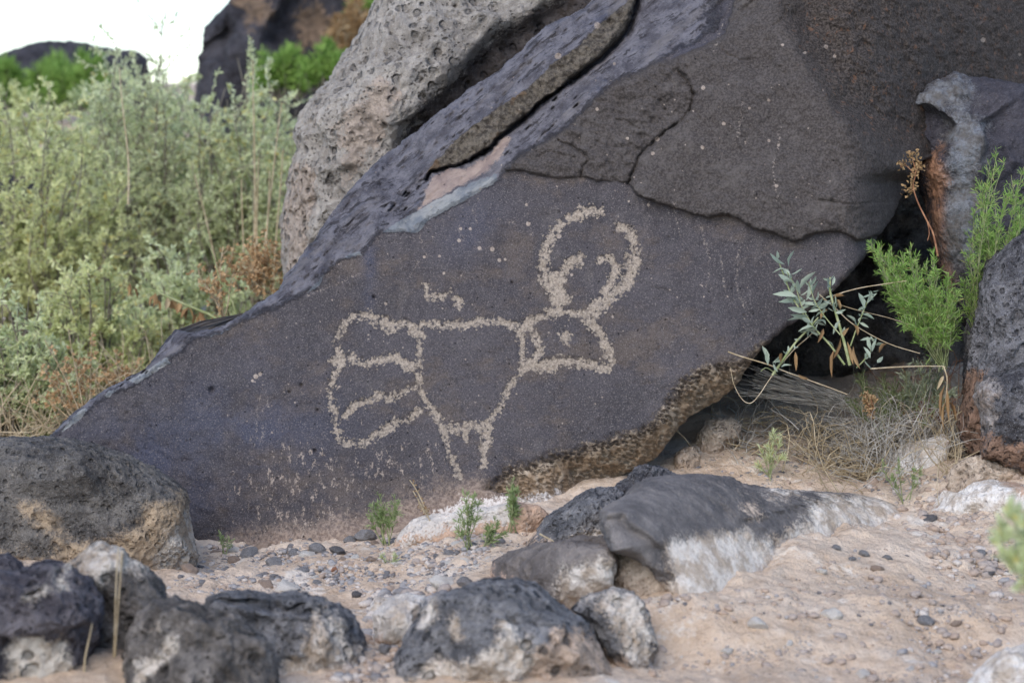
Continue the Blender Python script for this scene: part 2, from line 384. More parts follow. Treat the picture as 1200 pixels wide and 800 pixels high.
# grid faces all of whose corners are kept and at least one inside
gi = np.arange(len(P0)).reshape(GX.shape)
FF = np.stack([gi[:-1, :-1].ravel(), gi[1:, :-1].ravel(), gi[1:, 1:].ravel(), gi[:-1, 1:].ravel()], 1)
fo = keep[FF].all(1) & (inO[FF].sum(1) >= 2); FF = FF[fo]
used = np.zeros(len(P0), bool); used[FF.ravel()] = True
remap = -np.ones(len(P0), int); ui = np.where(used)[0]; remap[ui] = np.arange(len(ui)); FF = remap[FF]
P0 = P0[ui]; P1 = P1[ui]; WA = WA[ui]; sO = sO[ui]; z0 = z0[ui]
x, y = P0[:, 0], P0[:, 1]
s_top = np.where(inside(WA, TOPZ), 1, -1) * seg_dist(WA, RIDGE)
d_crack = seg_dist(WA, CRACK); s_strip = sdf(WA, STRIP); s_slab = np.where(inside(WA, SLABA), d_crack, -d_crack)
d_up = seg_dist(WA, STUP)
s_ls = sdf(WA, LSLAB); s_und = np.where(inside(WA, UNDZ), 1, -1) * seg_dist(WA, UNDTOP)
dep = 4.0 + .0005 * (430 - y) + .00018 * (600 - x) + .028 * n2(11, 190, 3) + .006 * n2(12, 45, 3)
# lower left of the face bellies back, lower edge rolls out
dep += .05 * np.exp(-((x - 170) / 150) ** 2 - ((y - 640) / 110) ** 2)
tpos = np.maximum(0, s_top + 1.5)
dr = np.where(s_top > -6, (np.sqrt(tpos ** 2 + 9) - 3), 0)
in_strip = sstep(-1.5, 1.5, s_strip); in_slab = sstep(-.8, .8, s_slab)
fade = 1 - sstep(700, 900, x - .3 * y)
dep += .0017 * dr * (.35 + .65 * fade)
tfade = sstep(262, 400, x - y)
dep += in_slab * (in_strip * (.0017 * np.minimum(d_up, 45)) - .003 - .063 * tfade)
low = sstep(500, 520, x)
ckw = 1.2 + 2.6 * np.exp(-((x - 715) / 45) ** 2) + 1.2 * np.exp(-((x - 600) / 30) ** 2) + 1.0 * n2(41, 14)
dep += .05 * np.exp(-(seg_dist(WA + np.array([[-1.0, -1.5]]), CRACK) / np.clip(ckw, .8, 5)) ** 2) * (s_top > -3)
# layered slab standing proud of the carved face
lsT = sstep(-1, 10, s_top)
stepm = sstep(-1.2, 1.2, s_ls)
rnd = np.clip(s_ls / 9, 0, 1)
dep -= stepm * (.8 + .3 * n2(46, 55)) * (.018 + .012 * np.sqrt(np.clip(1 - (1 - rnd) ** 2, 0, 1))) * (1 - sstep(0, 60, s_top) * .0)
L1 = stepm * (1 - sstep(735, 765, x + .55 * (y - 200) * (y < 200)))
L1 = stepm * sstep(-3, 3, np.where(inside(WA, [(580, 215), (590, 190), (690, 118), (720, 96), (760, 75), (797, 62), (797, 84), (812, 112), (811, 128), (790, 146), (760, 172), (748, 184), (738, 216), (735, 225)]), 1, -1) * 4.)
dep += L1 * .012
ridg = 1 - np.abs(n2(15, 20, 4))
warpd = np.stack([(P0[:, 0] + .45 * P0[:, 1]) / 34, (P0[:, 1] - .25 * P0[:, 0]) / 13, z0 + 3.3], 1)
lay = fbm(warpd, 16, 4)
dep -= L1 * (.010 * (ridg - .6) + .010 * lay + .006 * n2(17, 7, 3))
U2 = stepm * (1 - L1)
dep -= U2 * (.004 * n2(18, 12, 4) + .006 * lay * sstep(200, 240, y) + .003 * n2(19, 5, 3))
for cr, wd, dp in ((CR2, 1.7, .016), (CR3, 1.3, .010), (CR4, 1.0, .006), (CR5, 1.0, .006)):
    dep += dp * np.exp(-(seg_dist(WA, cr) / wd) ** 2)
# fine hairline cracks on the slab
for k, cr in enumerate([[(722, 140), (735, 142), (748, 150), (752, 162)], [(700, 165), (715, 172), (730, 174), (742, 168)], [(760, 110), (772, 118), (778, 130)], [(630, 185), (645, 178), (662, 183)], [(845, 60), (868, 72), (885, 70)], [(960, 235), (1000, 240), (1035, 236)]]):
    dep += .005 * np.exp(-(seg_dist(WA, cr) / 1.1) ** 2)
for k, cr in enumerate([[(560, 228), (590, 262), (585, 300), (600, 330)], [(740, 330), (790, 345), (835, 380), (850, 405)], [(250, 420), (300, 405), (352, 410), (380, 398)], [(200, 470), (230, 520), (226, 560)], [(690, 470), (740, 455), (790, 440)], [(420, 300), (430, 330), (418, 352)]]):
    dep += .0022 * np.clip(.5 + 1.6 * n2(80 + k, 26), 0, 1) * np.exp(-(seg_dist(WA, spline(cr, 5)) / .9) ** 2) * (s_ls < 0)
chip = sstep(.30, .36, n2(90, 16, 3)) * (s_top < 0) * (s_ls < 0); dep += .0012 * chip
# groove and the hollow upper right mass
dG = seg_dist(WA, GROOVE); rg = inside(WA, GROOVE + [(1400, 185), (1400, -300), (905, -300)])
sG = np.where(rg, dG, -dG)
dep -= .022 * np.exp(-(np.maximum(0, -sG - 6) / 30) ** 2) * (s_ls > 0) * sstep(-60, 60, y)
dep += (.055 * sstep(-4, 34, sG) - .00030 * np.maximum(0, sG - 34)) * (s_ls > 0)
rough_m = sstep(-10, 30, sG) * (s_ls > 0)
dep -= rough_m * (.012 * n2(24, 24, 4) + .007 * n2(25, 8, 4) + .004 * n2(26, 4, 2))
# the face turns under along its lower right edge
und = np.minimum(np.maximum(0, s_und + 2), 14 + 80 * sstep(640, 730, x))
dep += .0023 * und * und / (und + 14) - .003 * np.exp(-(s_und / 8) ** 2) * (s_und > -20)
hc = worley(np.stack([(x + .5 * y) / 6.0, (y - .3 * x) / 3.4, z0], 1), 51)[0]
dep -= sstep(0, 8, s_und) * (1 - sstep(30, 60, s_und)) * (.006 * sstep(.25, .6, hc))
dep -= sstep(0, 8, s_und) * .006 * n2(27, 12, 3)
tt = np.maximum(0, x - 985); dep += .0034 * tt * tt / (tt + 70)
# the corner below the slab at the right, rounded back into the cave
cv = sstep(985, 1060, x) * sstep(190, 215, y)
dep += .10 * cv ** 2
# general grain
dep -= .0011 * n2(28, 3.2, 2) + .0022 * n2(29, 9, 3)
# pits: stretched along the sloping top, few on the face
tm = sstep(2, 8, s_top) * (1 - in_strip)
e1 = (x + y * -1.0) / math.sqrt(2); e2 = (x + y) / math.sqrt(2)
dq, rq = worley(np.stack([e1 / 16, e2 / 4.6, z0], 1), 61)
gate = sstep(-.1, .3, n2(30, 60, 2)) * .7 + .3
dep += tm * gate * (rq < .6) * (1 - sstep(.14, .36, dq)) * .022 * (1 - sstep(-6, 0, np.maximum(sdf(WA, TANZ[0]), sdf(WA, PALEZ[0])))) * (1 - sstep(640, 760, x))
dep += tm * .008 * fbm(np.stack([e1 / 40, e2 / 5, z0], 1), 62, 3)
dq, rq = worley(np.stack([x / 11, y / 8, z0 + 4.2], 1), 63)
dep += (s_top < 0) * (s_ls < 0) * (rq < .16) * (1 - sstep(.06, .17, dq)) * .005
for (qx, qy, qr) in ((248, 457, 3.4), (353, 451, 2.2), (371, 323, 2), (438, 348, 2), (688, 4, 2.2), (339, 459, 1.5), (372, 480, 1.6), (369, 528, 2.2), (600, 331, 1.6)):
    dep += .010 * np.exp(-(((x - qx) ** 2 + (y - qy) ** 2) / qr ** 2) ** 1.5)
dep += in_strip * in_slab * (-.008 * n2(33, 14, 4) - .006 * n2(34, 5, 3))
# pecked figure: strokes
ST = [
 ([(703, 249), (686, 248), (669, 256), (655, 266), (646, 277), (641, 290), (638, 303), (637, 319), (641, 333), (649, 349), (655, 363)], 6),
 ([(679, 303), (670, 306), (663, 314), (657, 325), (656, 345), (655, 360)], 6), ([(648, 325), (655, 340), (660, 352)], 9), ([(650, 345), (654, 362), (645, 368)], 8),
 ([(703, 306), (711, 301), (717, 305)], 4.5), ([(717, 305), (720, 315), (717, 328), (712, 340)], 4),
 ([(725, 266), (737, 271), (742, 284), (744, 297), (745, 309), (741, 322), (735, 333), (722, 345), (710, 357), (700, 367), (690, 373)], 5.5),
 ([(736, 303), (738, 318), (733, 326)], 5), ([(735, 333), (722, 343), (706, 351), (694, 365)], 6.5), ([(712, 338), (704, 350), (690, 362)], 4),
 ([(394, 397), (402, 381), (412, 373), (430, 370), (441, 376)], 3.6), ([(441, 376), (450, 381), (462, 384)], 6), ([(452, 374), (460, 385)], 5), ([(462, 386), (468, 379), (476, 377), (487, 386), (500, 379), (530, 381), (545, 380), (560, 378), (575, 375), (590, 379), (603, 381), (617, 379), (630, 373), (648, 369), (660, 366), (680, 368), (692, 373)], 4.2),
 ([(475, 378), (484, 390)], 4.5), ([(540, 383), (560, 376)], 5), ([(487, 388), (491, 400), (491, 415), (489, 428), (491, 445), (494, 460), (500, 472)], 4), ([(484, 386), (493, 392)], 6),
 ([(503, 476), (512, 486), (517, 497), (524, 512), (526, 525), (531, 540), (538, 556)], 5),
 ([(395, 395), (396, 413), (397, 426), (391, 443), (386, 458), (390, 475), (394, 490), (394, 505), (402, 516), (415, 521), (427, 519), (441, 510), (456, 502), (475, 492), (493, 480)], 4),
 ([(440, 511), (465, 496)], 5), ([(390, 425), (397, 424), (413, 419), (425, 426), (440, 424), (460, 419), (473, 425), (488, 428)], 5), ([(470, 425), (478, 433)], 3.5),
 ([(405, 487), (418, 474), (431, 471), (444, 466), (461, 464), (478, 456), (492, 451)], 4.6), ([(440, 462), (458, 468)], 4.5),
 ([(529, 503), (540, 500), (551, 498), (562, 502), (574, 500)], 6), ([(546, 503), (545, 512)], 4),
 ([(608, 385), (611, 403), (611, 420), (616, 430)], 4.6), ([(622, 384), (630, 397), (632, 412), (626, 425)], 4.4), ([(618, 378), (608, 388)], 6), ([(661, 392), (665, 397)], 6.2),
 ([(690, 373), (699, 384), (706, 395), (712, 408), (716, 419), (716, 424)], 5.2), ([(616, 430), (635, 427), (659, 424), (680, 426), (698, 429), (712, 433)], 6), ([(620, 425), (648, 432)], 6),
 ([(616, 432), (607, 440), (598, 451), (592, 463), (587, 475), (580, 486), (573, 499), (567, 510)], 3.6), ([(566, 498), (571, 514), (567, 524)], 6), ([(567, 524), (566, 545)], 3.5),
 ([(499, 334), (502, 348), (508, 343), (516, 350), (522, 346), (529, 342), (533, 355), (538, 350)], 3.2), ([(531, 358), (538, 350), (540, 359)], 2.4), ([(697, 386), (690, 378)], 6)]
pk = np.full(len(P0), 40.0)
box = (x > 370) & (x < 765) & (y > 230) & (y < 575); Pb = P0[box]
# dabbed outline: every stroke is a row of small blows
v = np.full(len(Pb), 40.0)
for pts, hw in ST:
    v = np.minimum(v, seg_dist(Pb, spline(pts, 4)) - hw)
pk[box] = v
pk -= .85
pk_real = pk + 1.6 * n2(44, 3.5, 2) + 1.6 * n2(45, 8, 2)
dep += .0022 * (1 - sstep(-2.5, .8, pk_real))
# streaky scratches and scattered blows lower left
stv = np.zeros(len(P0))
stv = np.maximum(stv, .75 * np.exp(-(np.abs(x - 350) / 105) ** 3 - (np.abs(y - 585) / 85) ** 3) * 1.1)
stv = np.maximum(stv, .8 * np.exp(-((x - 470) / 120) ** 2 - ((y - 545) / 38) ** 2))
stv = np.maximum(stv, .55 * np.exp(-((x - 390) / 60) ** 2 - ((y - 470) / 60) ** 2))
scr = np.full(len(P0), 20.0)
for pts in [[(308, 445), (303, 478), (298, 520), (292, 545)], [(310, 448), (315, 480), (322, 500)], [(306, 450), (310, 480), (306, 520)], [(360, 347), (400, 331), (430, 316)], [(486, 263), (500, 300)], [(536, 262), (541, 285)], [(552, 240), (560, 262)], [(480, 325), (492, 305)],
            [(820, 265), (832, 300), (828, 340)], [(790, 252), (800, 285)], [(868, 290), (862, 330), (870, 360)], [(845, 300), (850, 345)], [(598, 262), (620, 250)], [(612, 285), (624, 272)], [(705, 270), (708, 284)], [(915, 150), (905, 200), (912, 240)], [(870, 120), (862, 170)], [(788, 236), (793, 252)], [(850, 20), (835, 60)]]:
    scr = np.minimum(scr, seg_dist(WA, pts))
dots = np.full(len(P0), 20.0)
rs = np.random.RandomState(4)
DL = [(300, 441, 3), (305, 438, 2.5), (296, 446, 2), (452, 356, 2), (540, 268, 2.2), (538, 282, 2.5), (551, 268, 2), (497, 301, 2), (515, 300, 2), (520, 320, 2), (562, 291, 2.6), (577, 292, 3), (585, 305, 2.4), (592, 304, 2), (655, 277, 3), (617, 240, 2), (619, 262, 3), (670, 322, 2), (718, 371, 2), (760, 240, 2), (737, 236, 1.6),
      (824, 103, 2.6), (901, 118, 2.2), (848, 145, 2.6), (878, 127, 2), (901, 165, 2), (912, 170, 1.8), (823, 173, 2.6), (910, 218, 2.4), (943, 62, 2), (968, 55, 2.6), (978, 66, 2.2), (917, 53, 2), (770, 163, 3), (765, 180, 2.4), (700, 128, 2.4), (735, 162, 2.2), (654, 66, 4), (700, 30, 4), (1152, 47, 3), (1195, 64, 2), (720, 75, 2)]
for _ in range(420):
    DL.append((rs.uniform(250, 1000), rs.uniform(90, 560), rs.choice([.7, .9, 1.2])))
for (qx, qy, qr) in DL:
    m = (np.abs(x - qx) < 12) & (np.abs(y - qy) < 12)
    dots[m] = np.minimum(dots[m], np.hypot(x[m] - qx, y[m] - qy) - qr)
# outer edge rounding
r_ = np.clip((sO + 1) / 9, 0, 1); dep += .022 * (1 - np.sqrt(np.clip(1 - (1 - r_) ** 2, 0, 1)))
V = at(P1[:, 0], P1[:, 1], dep)
def clampd(a, s): return np.clip(a / s, -1.5, 1.5)
pale = np.max([sdf(WA, z) for z in PALEZ + rim], 0)
tanz = np.max([sdf(WA, z) for z in TANZ], 0)
dust = np.interp(x, [200, 300, 420, 520, 560, 600, 660], [655, 612, 596, 560, 552, 572, 575]); dustv = (y - dust) / 16
whitebase = np.max([sdf(WA, z) for z in [[(505, 600), (540, 585), (600, 580), (640, 575), (660, 590), (640, 640), (520, 640), (490, 640)], [(650, 575), (680, 580), (700, 572), (670, 600), (640, 600)]]], 0)
blue = np.maximum.reduce([np.exp(-((x - 175) / 90) ** 2 - ((y - 560) / 90) ** 2), .9 * np.exp(-((x - 432) / 9) ** 2 - ((y - 325) / 45) ** 2), .8 * np.exp(-((x - 280) / 120) ** 2 - ((y - 500) / 60) ** 2), .55 * np.exp(-((x - 800) / 60) ** 2 - ((y - 40) / 50) ** 2), .5 * np.exp(-((x - 555) / 40) ** 2 - ((y - 265) / 40) ** 2)])
brownm = np.maximum(.9 * np.exp(-((x - 550) / 50) ** 2 - ((y - 330) / 60) ** 2), 0)
A = {'peck': clampd(-pk, 8), 'top': clampd(s_top, 12) - 2.2 * sstep(740, 900, x), 'strip': clampd(np.minimum(s_strip, 40), 6), 'slab': clampd(s_ls, 8), 'lobe': L1, 'under': clampd(s_und, 14), 'pale': clampd(pale, 5), 'tan': clampd(tanz, 8),
     'dust': np.clip(dustv, -1.5, 2.5), 'base': clampd(whitebase, 14), 'streak': stv, 'scratch': clampd(1.0 - scr, 3), 'dots': clampd(-dots, 3), 'blue': blue, 'mass': clampd(sG * (s_ls > 0) - 1e3 * (s_ls <= 0), 20), 'hc': hc}
# rear shell
ed = {}
for f in FF:
    pass
E = np.concatenate([FF[:, [0, 1]], FF[:, [1, 2]], FF[:, [2, 3]], FF[:, [3, 0]]]); key = E[:, 0].astype(np.int64) * 10000000 + E[:, 1]; rk = E[:, 1].astype(np.int64) * 10000000 + E[:, 0]
bd = E[~np.isin(key, rk)]
nv = len(V); bv = np.unique(bd); bmap = {int(b): i for i, b in enumerate(bv)}
Cc = at(700, 330, 5.0)
rings = []; prev = V[bv]
dirs = (Cc - prev) * np.array([1, 0, 1])
for k, (yy, inn) in enumerate([(.03, .004), (.12, .02), (.32, .10), (.62, .34), (.85, .75)]):
    R = V[bv] + dirs * inn; R[:, 1] += yy * (1.25 if k else 1); R = R + (.02 * min(k, 2)) * np.stack([fbm(R * 5, 71, 3), fbm(R * 5, 72, 3), fbm(R * 5, 73, 3)], 1)
    rings.append(R)
capc = np.array([[Cc[0], Cc[1] + .3, Cc[2]]])
VB = np.concatenate([V[bv]] + rings + [capc]); nb = len(bv)
b2 = np.array([[bmap[int(a)], bmap[int(b)]] for a, b in bd])
FB = []
for k in range(len(rings)):
    FB.append(np.stack([b2[:, 1] + k * nb, b2[:, 0] + k * nb, b2[:, 0] + (k + 1) * nb, b2[:, 1] + (k + 1) * nb], 1))
FB = np.concatenate(FB)
last = len(rings) * nb
# material
n = N('varnished_basalt')
co = n.co
big = n.noise(4.5, 5, .6); mid = n.noise(28, 5, .65); fin = n.noise(170, 4, .7); gr = n.noise(430, 3, .8); gr2 = n.noise(260, 3, .75)
c = n.mix(n.ss(big, .35, .65), (.043, .038, .042), (.062, .055, .060))
brn = n.noise(7, 6, .7, vec=n.map((1, 1, 1.6)))
c = n.mix(n.mul(n.ss(brn, .48, .62), .75), c, (.098, .078, .066))
stn = n.noise(20, 5, .7, vec=n.map((1.3, 1, .22)))
c = n.mix(n.mul(n.ss(stn, .54, .66), .45), c, (.030, .028, .033))
c = n.mix(n.mul(n.ss(stn, .44, .34), .35), c, (.105, .092, .088))
c = n.mix(n.mul(n.ss(n.noise(16, 6, .75), .56, .68), .5), c, (.034, .032, .036))
c = n.mix(n.mul(n.attr('blue'), n.ss(n.noise(12, 4), .3, .6)), c, (.048, .053, .082))
c = n.mix(n.mul(n.ss(mid, .5, .72), .5), c, (.088, .078, .082))
c = n.mix(n.mul(n.ss(gr, .55, .68), .85), c, (.21, .185, .175))
c = n.mix(n.mul(n.ss(gr, .46, .34), .8), c, (.014, .013, .015))
sl_ = n.ss(n.attr('slab'), -.1, .1)
c = n.mix(sl_, c, n.mix(n.ss(gr2, .35, .68), (.040, .034, .032), (.095, .083, .078)))
c = n.mix(n.mul(sl_, n.ss(mid, .52, .7), .5), c, (.12, .107, .10))
jag = n.add(n.mul(n.math('SUBTRACT', fin, .5), 1.4), n.mul(n.math('SUBTRACT', mid, .5), 1.2))
ms = n.ss(n.add(n.attr('mass'), jag), -.5, .8)
c = n.mix(ms, c, n.mix(n.ss(gr2, .4, .64), (.030, .024, .021), (.105, .088, .078)))
c = n.mix(n.mul(ms, n.ss(n.noise(60, 5, .7), .58, .66)), c, (.15, .085, .055))
smv = n.map((.35, 1, 1.6), vec=n.map((1, 1, 1), (0, math.radians(42), 0)))
sk1 = n.noise(55, 5, .7, vec=smv); sk2 = n.noise(18, 4, .6, vec=smv)
tp = n.ss(n.add(n.attr('top'), n.mul(jag, .9)), -.2, .4)
st_ = n.noise(26, 5, .65, vec=n.map((1, 1, 1)))
c = n.mix(tp, c, n.mix(n.ss(n.add(mid, n.mul(n.math('SUBTRACT', gr2, .5), .5)), .35, .65), (.072, .068, .080), (.165, .158, .176)))  # top lighter and bluer than the face: skylight put into its colour
c = n.mix(n.mul(tp, n.ss(sk1, .47, .39), .9), c, (.030, .027, .030))
c = n.mix(n.mul(tp, n.ss(sk2, .55, .68), .6), c, (.17, .155, .155))
c = n.mix(n.mul(tp, n.ss(n.noise(9, 5, .7), .58, .66), .6), c, (.060, .066, .098))
stp = n.ss(n.add(n.attr('strip'), n.mul(jag, .3)), -.1, .15)
c = n.mix(stp, c, n.mix(n.ss(n.noise(90, 6, .75), .38, .62), (.045, .037, .03), (.17, .145, .115)))
c = n.mix(n.mul(stp, n.ss(n.noise(14, 3), .55, .62), .5), c, (.17, .10, .05))
tn = n.ss(n.add(n.attr('tan'), n.mul(jag, .9)), -.15, .3)
c = n.mix(tn, c, n.mix(n.ss(mid, .35, .65), (.25, .19, .17), (.36, .28, .235)))
pl = n.ss(n.add(n.attr('pale'), n.mul(jag, .5)), -.05, .15)
c = n.mix(pl, c, n.mix(n.ss(n.noise(20, 5, .7), .38, .62), (.16, .175, .195), (.30, .30, .29)))
# underside honeycomb of tan ridges, colour raised to carry light bounced off sand
hcn = n.noise(210, 4, .7, vec=n.map((.55, 1, 1.35), (0, .5, 0)), dist=.8)
um = n.ss(n.add(n.attr('under'), n.mul(jag, 2.0)), .0, 1.2)
hcm = n.ss(n.add(n.attr('hc'), n.mul(n.math('SUBTRACT', hcn, .5), 2.4)), .36, .58)
c = n.mix(um, c, n.mix(hcm, (.105, .078, .058), n.mix(n.ss(mid, .4, .6), (.34, .26, .185), (.52, .42, .32))))
umb = n.ss(n.attr('under'), .75, 1.5)
c = n.mix(n.mul(um, umb, .65), c, n.mix(n.ss(mid, .4, .6), (.27, .185, .11), (.20, .165, .12)))
# dusty foot
dm = n.ss(n.add(n.attr('dust'), n.mul(jag, 2.2)), -.6, 2.2)
c = n.mix(n.mul(dm, .86), c, n.mix(n.ss(fin, .4, .6), (.20, .145, .115), (.33, .255, .20)))
bs = n.ss(n.add(n.attr('base'), n.mul(jag, 1.6)), -.1, .35)
c = n.mix(bs, c, n.mix(n.ss(fin, .38, .6), (.40, .34, .30), (.62, .58, .54)))
# streaks of old blows, scratches, dots
sv = n.map((1.25, 1, .38), (0, .12, 0))
s1 = n.noise(95, 3, .6, vec=sv); s2 = n.noise(330, 2, .6, vec=n.map((1, 1, .7)))
sm = n.mul(n.ss(n.add(n.mul(n.attr('streak'), .27), s1), .74, .84), n.ss(n.add(s2, n.mul(n.attr('streak'), .06)), .50, .58))
sm = n.math('MAXIMUM', sm, n.mul(n.ss(n.add(n.attr('scratch'), n.mul(n.math('SUBTRACT', gr2, .5), 4.5)), .15, .7), .55))
sm = n.math('MAXIMUM', sm, n.ss(n.add(n.attr('dots'), n.mul(n.math('SUBTRACT', fin, .5), 1.0)), -.1, .2))
c = n.mix(n.mul(sm, .85), c, n.mix(n.ss(gr2, .35, .65), (.24, .19, .155), (.38, .32, .27)))
# pecked figure: dabs
pv = n.vor(150); pv2 = n.vor(260)
pkv = n.add(n.attr('peck'), n.mul(n.math('SUBTRACT', .42, pv), 1.0), n.mul(n.math('SUBTRACT', fin, .5), 1.9), n.mul(n.math('SUBTRACT', n.noise(75, 3), .5), 1.9), n.mul(n.math('SUBTRACT', n.noise(26, 3), .5), 1.1))
pm = n.ss(pkv, -.03, .05)
pgap = n.mul(n.ss(pkv, .8, .0), n.ss(n.add(pv2, n.mul(n.math('SUBTRACT', n.noise(110, 3), .5), 1.0)), .45, .62))
pm = n.math('MAXIMUM', n.math('SUBTRACT', pm, n.mul(pgap, .75)), 0.0)
pc = n.mix(n.ss(gr2, .32, .68), (.20, .165, .13), (.385, .325, .265))
pc = n.mix(n.mul(n.ss(gr, .46, .34), .8), pc, (.10, .08, .07))
c = n.mix(n.mul(pm, .96), c, pc)
# tiny gas holes
vh = n.vor(70, rnd=1); vhc = n.vor(70, out='Color')
ph = n.mul(n.ss(vh, .13, .06), n.ss(vhc, .62, .66))
c = n.mix(n.mul(ph, .8, n.ss(n.attr('under'), .1, -.1)), c, (.012, .011, .012))
roughv = n.add(.0009, n.mul(sl_, .0012), n.mul(ms, .0024), n.mul(stp, .0018), n.mul(um, .0010), n.mul(tp, .0002))
h = n.add(n.mul(gr, .00035), n.mul(gr2, .0006), n.mul(n.add(fin, n.mul(gr2, .6)), roughv), n.mul(mid, .004), n.mul(pm, -.0009), n.mul(sm, -.0005), n.mul(ph, -.003), n.mul(um, hcm, .0025), n.mul(n.add(tp, n.mul(stp, 1.0)), n.mul(n.noise(60, 5, .7), .003)), n.mul(tp, sk1, .012))
m_main = n.done(c, h, n.add(.62, n.mul(n.ss(brn, .4, .6), .2), n.mul(sl_, .15), n.mul(pm, .25)))
n = N('dark_basalt_rear'); m_rear = n.done(n.mix(n.ss(n.noise(12, 5), .4, .6), (.04, .036, .034), (.10, .08, .065)), n.mul(n.noise(60, 5, .7), .01))
base = np.array([.25, 4.35, -.02])
root = empty('petroglyph_boulder', base)
tag(root, 'huge dark varnished boulder carved with a pale pecked animal figure', 'boulder')
me_all = mk_mesh('tmp', V, FF, None, True)
nm = np.zeros(len(V) * 3, np.float32); me_all.vertices.foreach_get('normal', nm); nm = nm.reshape(-1, 3)
fc = lambda a: a[FF].mean(1)
zn = np.zeros(len(FF), int)
fst, fls, fto, fun, fG = fc(s_strip), fc(s_ls), fc(s_top), fc(s_und), fc(sG * (s_ls > 0) - 1e3 * (s_ls <= 0))
zn[(fto > 0) & (fls < 0)] = 1
zn[fls > 0] = 3
zn[(fG > 4)] = 4
zn[(fc(s_slab) > 0) & (fto > 0)] = 6
zn[(fst > 0) & (fto > 0)] = 2
zn[(fun > 0) & (zn == 0)] = 5
zn[fc(pk_real) < .6] = 7
names = ['carved_face', 'sloping_top', 'broken_ledge', 'layered_slab', 'rough_shoulder', 'honeycombed_underside', 'split_slab', 'petroglyph']
plabels = {7: 'pale pecked outline of a horned animal with ladder-like body', 2: 'brown broken edge of the split slab', 5: 'tan honeycomb-textured lower edge', 1: 'sloping top painted lighter and bluer like skylight, with tan patch'}
for k, nme in enumerate(names):
    f = FF[zn == k]
    if len(f) == 0: continue
    u = np.unique(f); mp = -np.ones(len(V), int); mp[u] = np.arange(len(u))
    me = mk_mesh(nme, V[u], mp[f], m_main, True, {a: v_[u] for a, v_ in A.items()}, origin=base)
    me.normals_split_custom_set_from_vertices([tuple(q) for q in nm[u]])
    o = link(nme, me, root)
    if k in plabels: o['label'] = plabels[k]
bpy.data.meshes.remove(me_all)
FBt = np.concatenate([FB[:, [0, 1, 2]], FB[:, [0, 2, 3]], np.stack([b2[:, 1] + last, b2[:, 0] + last, np.full(len(b2), last + nb)], 1)])
link('rear_face', mk_mesh('rear_face', VB, FBt, m_rear, True, origin=base), root)

# ------------------------------------------------------------------ the other rocks
GW = (.74, .68, .61)
m_pitlight = rock_mat('pale_vesicular_basalt', (.27, .245, .22), (.46, .42, .375), tan=(.40, .33, .275), pit=42, pitamt=.012, pit2=120, rough_amp=.003, speck=.5, white=(.085, .075, .075), wsoft=.25, pitdark=.75)
m_round = rock_mat('dark_grey_basalt', (.065, .060, .058), (.20, .185, .17), tan=(.42, .32, .22), pit=75, pitamt=.006, pit2=170, rough_amp=.003, speck=.9, wsoft=.8)
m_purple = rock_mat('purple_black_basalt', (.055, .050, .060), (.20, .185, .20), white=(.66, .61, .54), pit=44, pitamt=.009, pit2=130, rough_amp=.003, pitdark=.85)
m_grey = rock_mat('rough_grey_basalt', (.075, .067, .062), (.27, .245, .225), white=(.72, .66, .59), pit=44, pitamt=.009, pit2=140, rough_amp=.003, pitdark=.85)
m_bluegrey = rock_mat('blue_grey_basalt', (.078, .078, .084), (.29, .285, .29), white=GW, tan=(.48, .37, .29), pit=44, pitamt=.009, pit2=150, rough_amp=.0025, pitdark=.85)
m_slab = rock_mat('smooth_grey_brown_slab', (.105, .098, .098), (.22, .20, .19), white=(.80, .73, .65), tan=(.62, .49, .38), pit=34, pitamt=.0006, pit2=190, rough_amp=.0018, speck=.4, pitdark=.15, wsoft=.5)
m_brown = rock_mat('smooth_brown_basalt', (.12, .105, .098), (.23, .20, .18), white=GW, tan=(.48, .34, .26), pit=70, pitamt=.001, rough_amp=.0015, speck=.4, pitdark=.3)
m_right = rock_mat('coarse_black_vesicular', (.058, .056, .062), (.22, .215, .225), white=(.42, .38, .36), tan=(.27, .17, .12), pit=72, pitamt=.007, pit2=170, rough_amp=.003, speck=.9, pitdark=.7)
m_block = rock_mat('fractured_blue_basalt', (.040, .038, .048), (.085, .080, .095), white=(.25, .265, .29), tan=(.42, .23, .14), pit=50, pitamt=.001, rough_amp=.003, speck=.9, pitdark=.3, wsoft=.7)
m_cal = rock_mat('white_caliche', (.62, .56, .50), (.78, .73, .67), white=(.86, .82, .77), tan=(.52, .36, .26), pit=70, pitamt=.002, pit2=200, rough_amp=.0022, speck=.1, pitdark=.35)
m_tanrock = rock_mat('tan_vesicular_rock', (.40, .31, .235), (.60, .50, .40), pit=110, pitamt=.003, pit2=220, rough_amp=.002, speck=.4, pitdark=.6)
m_far = rock_mat('far_basalt', (.035, .033, .040), (.10, .095, .11), pit=8, pitamt=.02, pit2=20, rough_amp=.01, fine=60, tan=(.24, .17, .12))

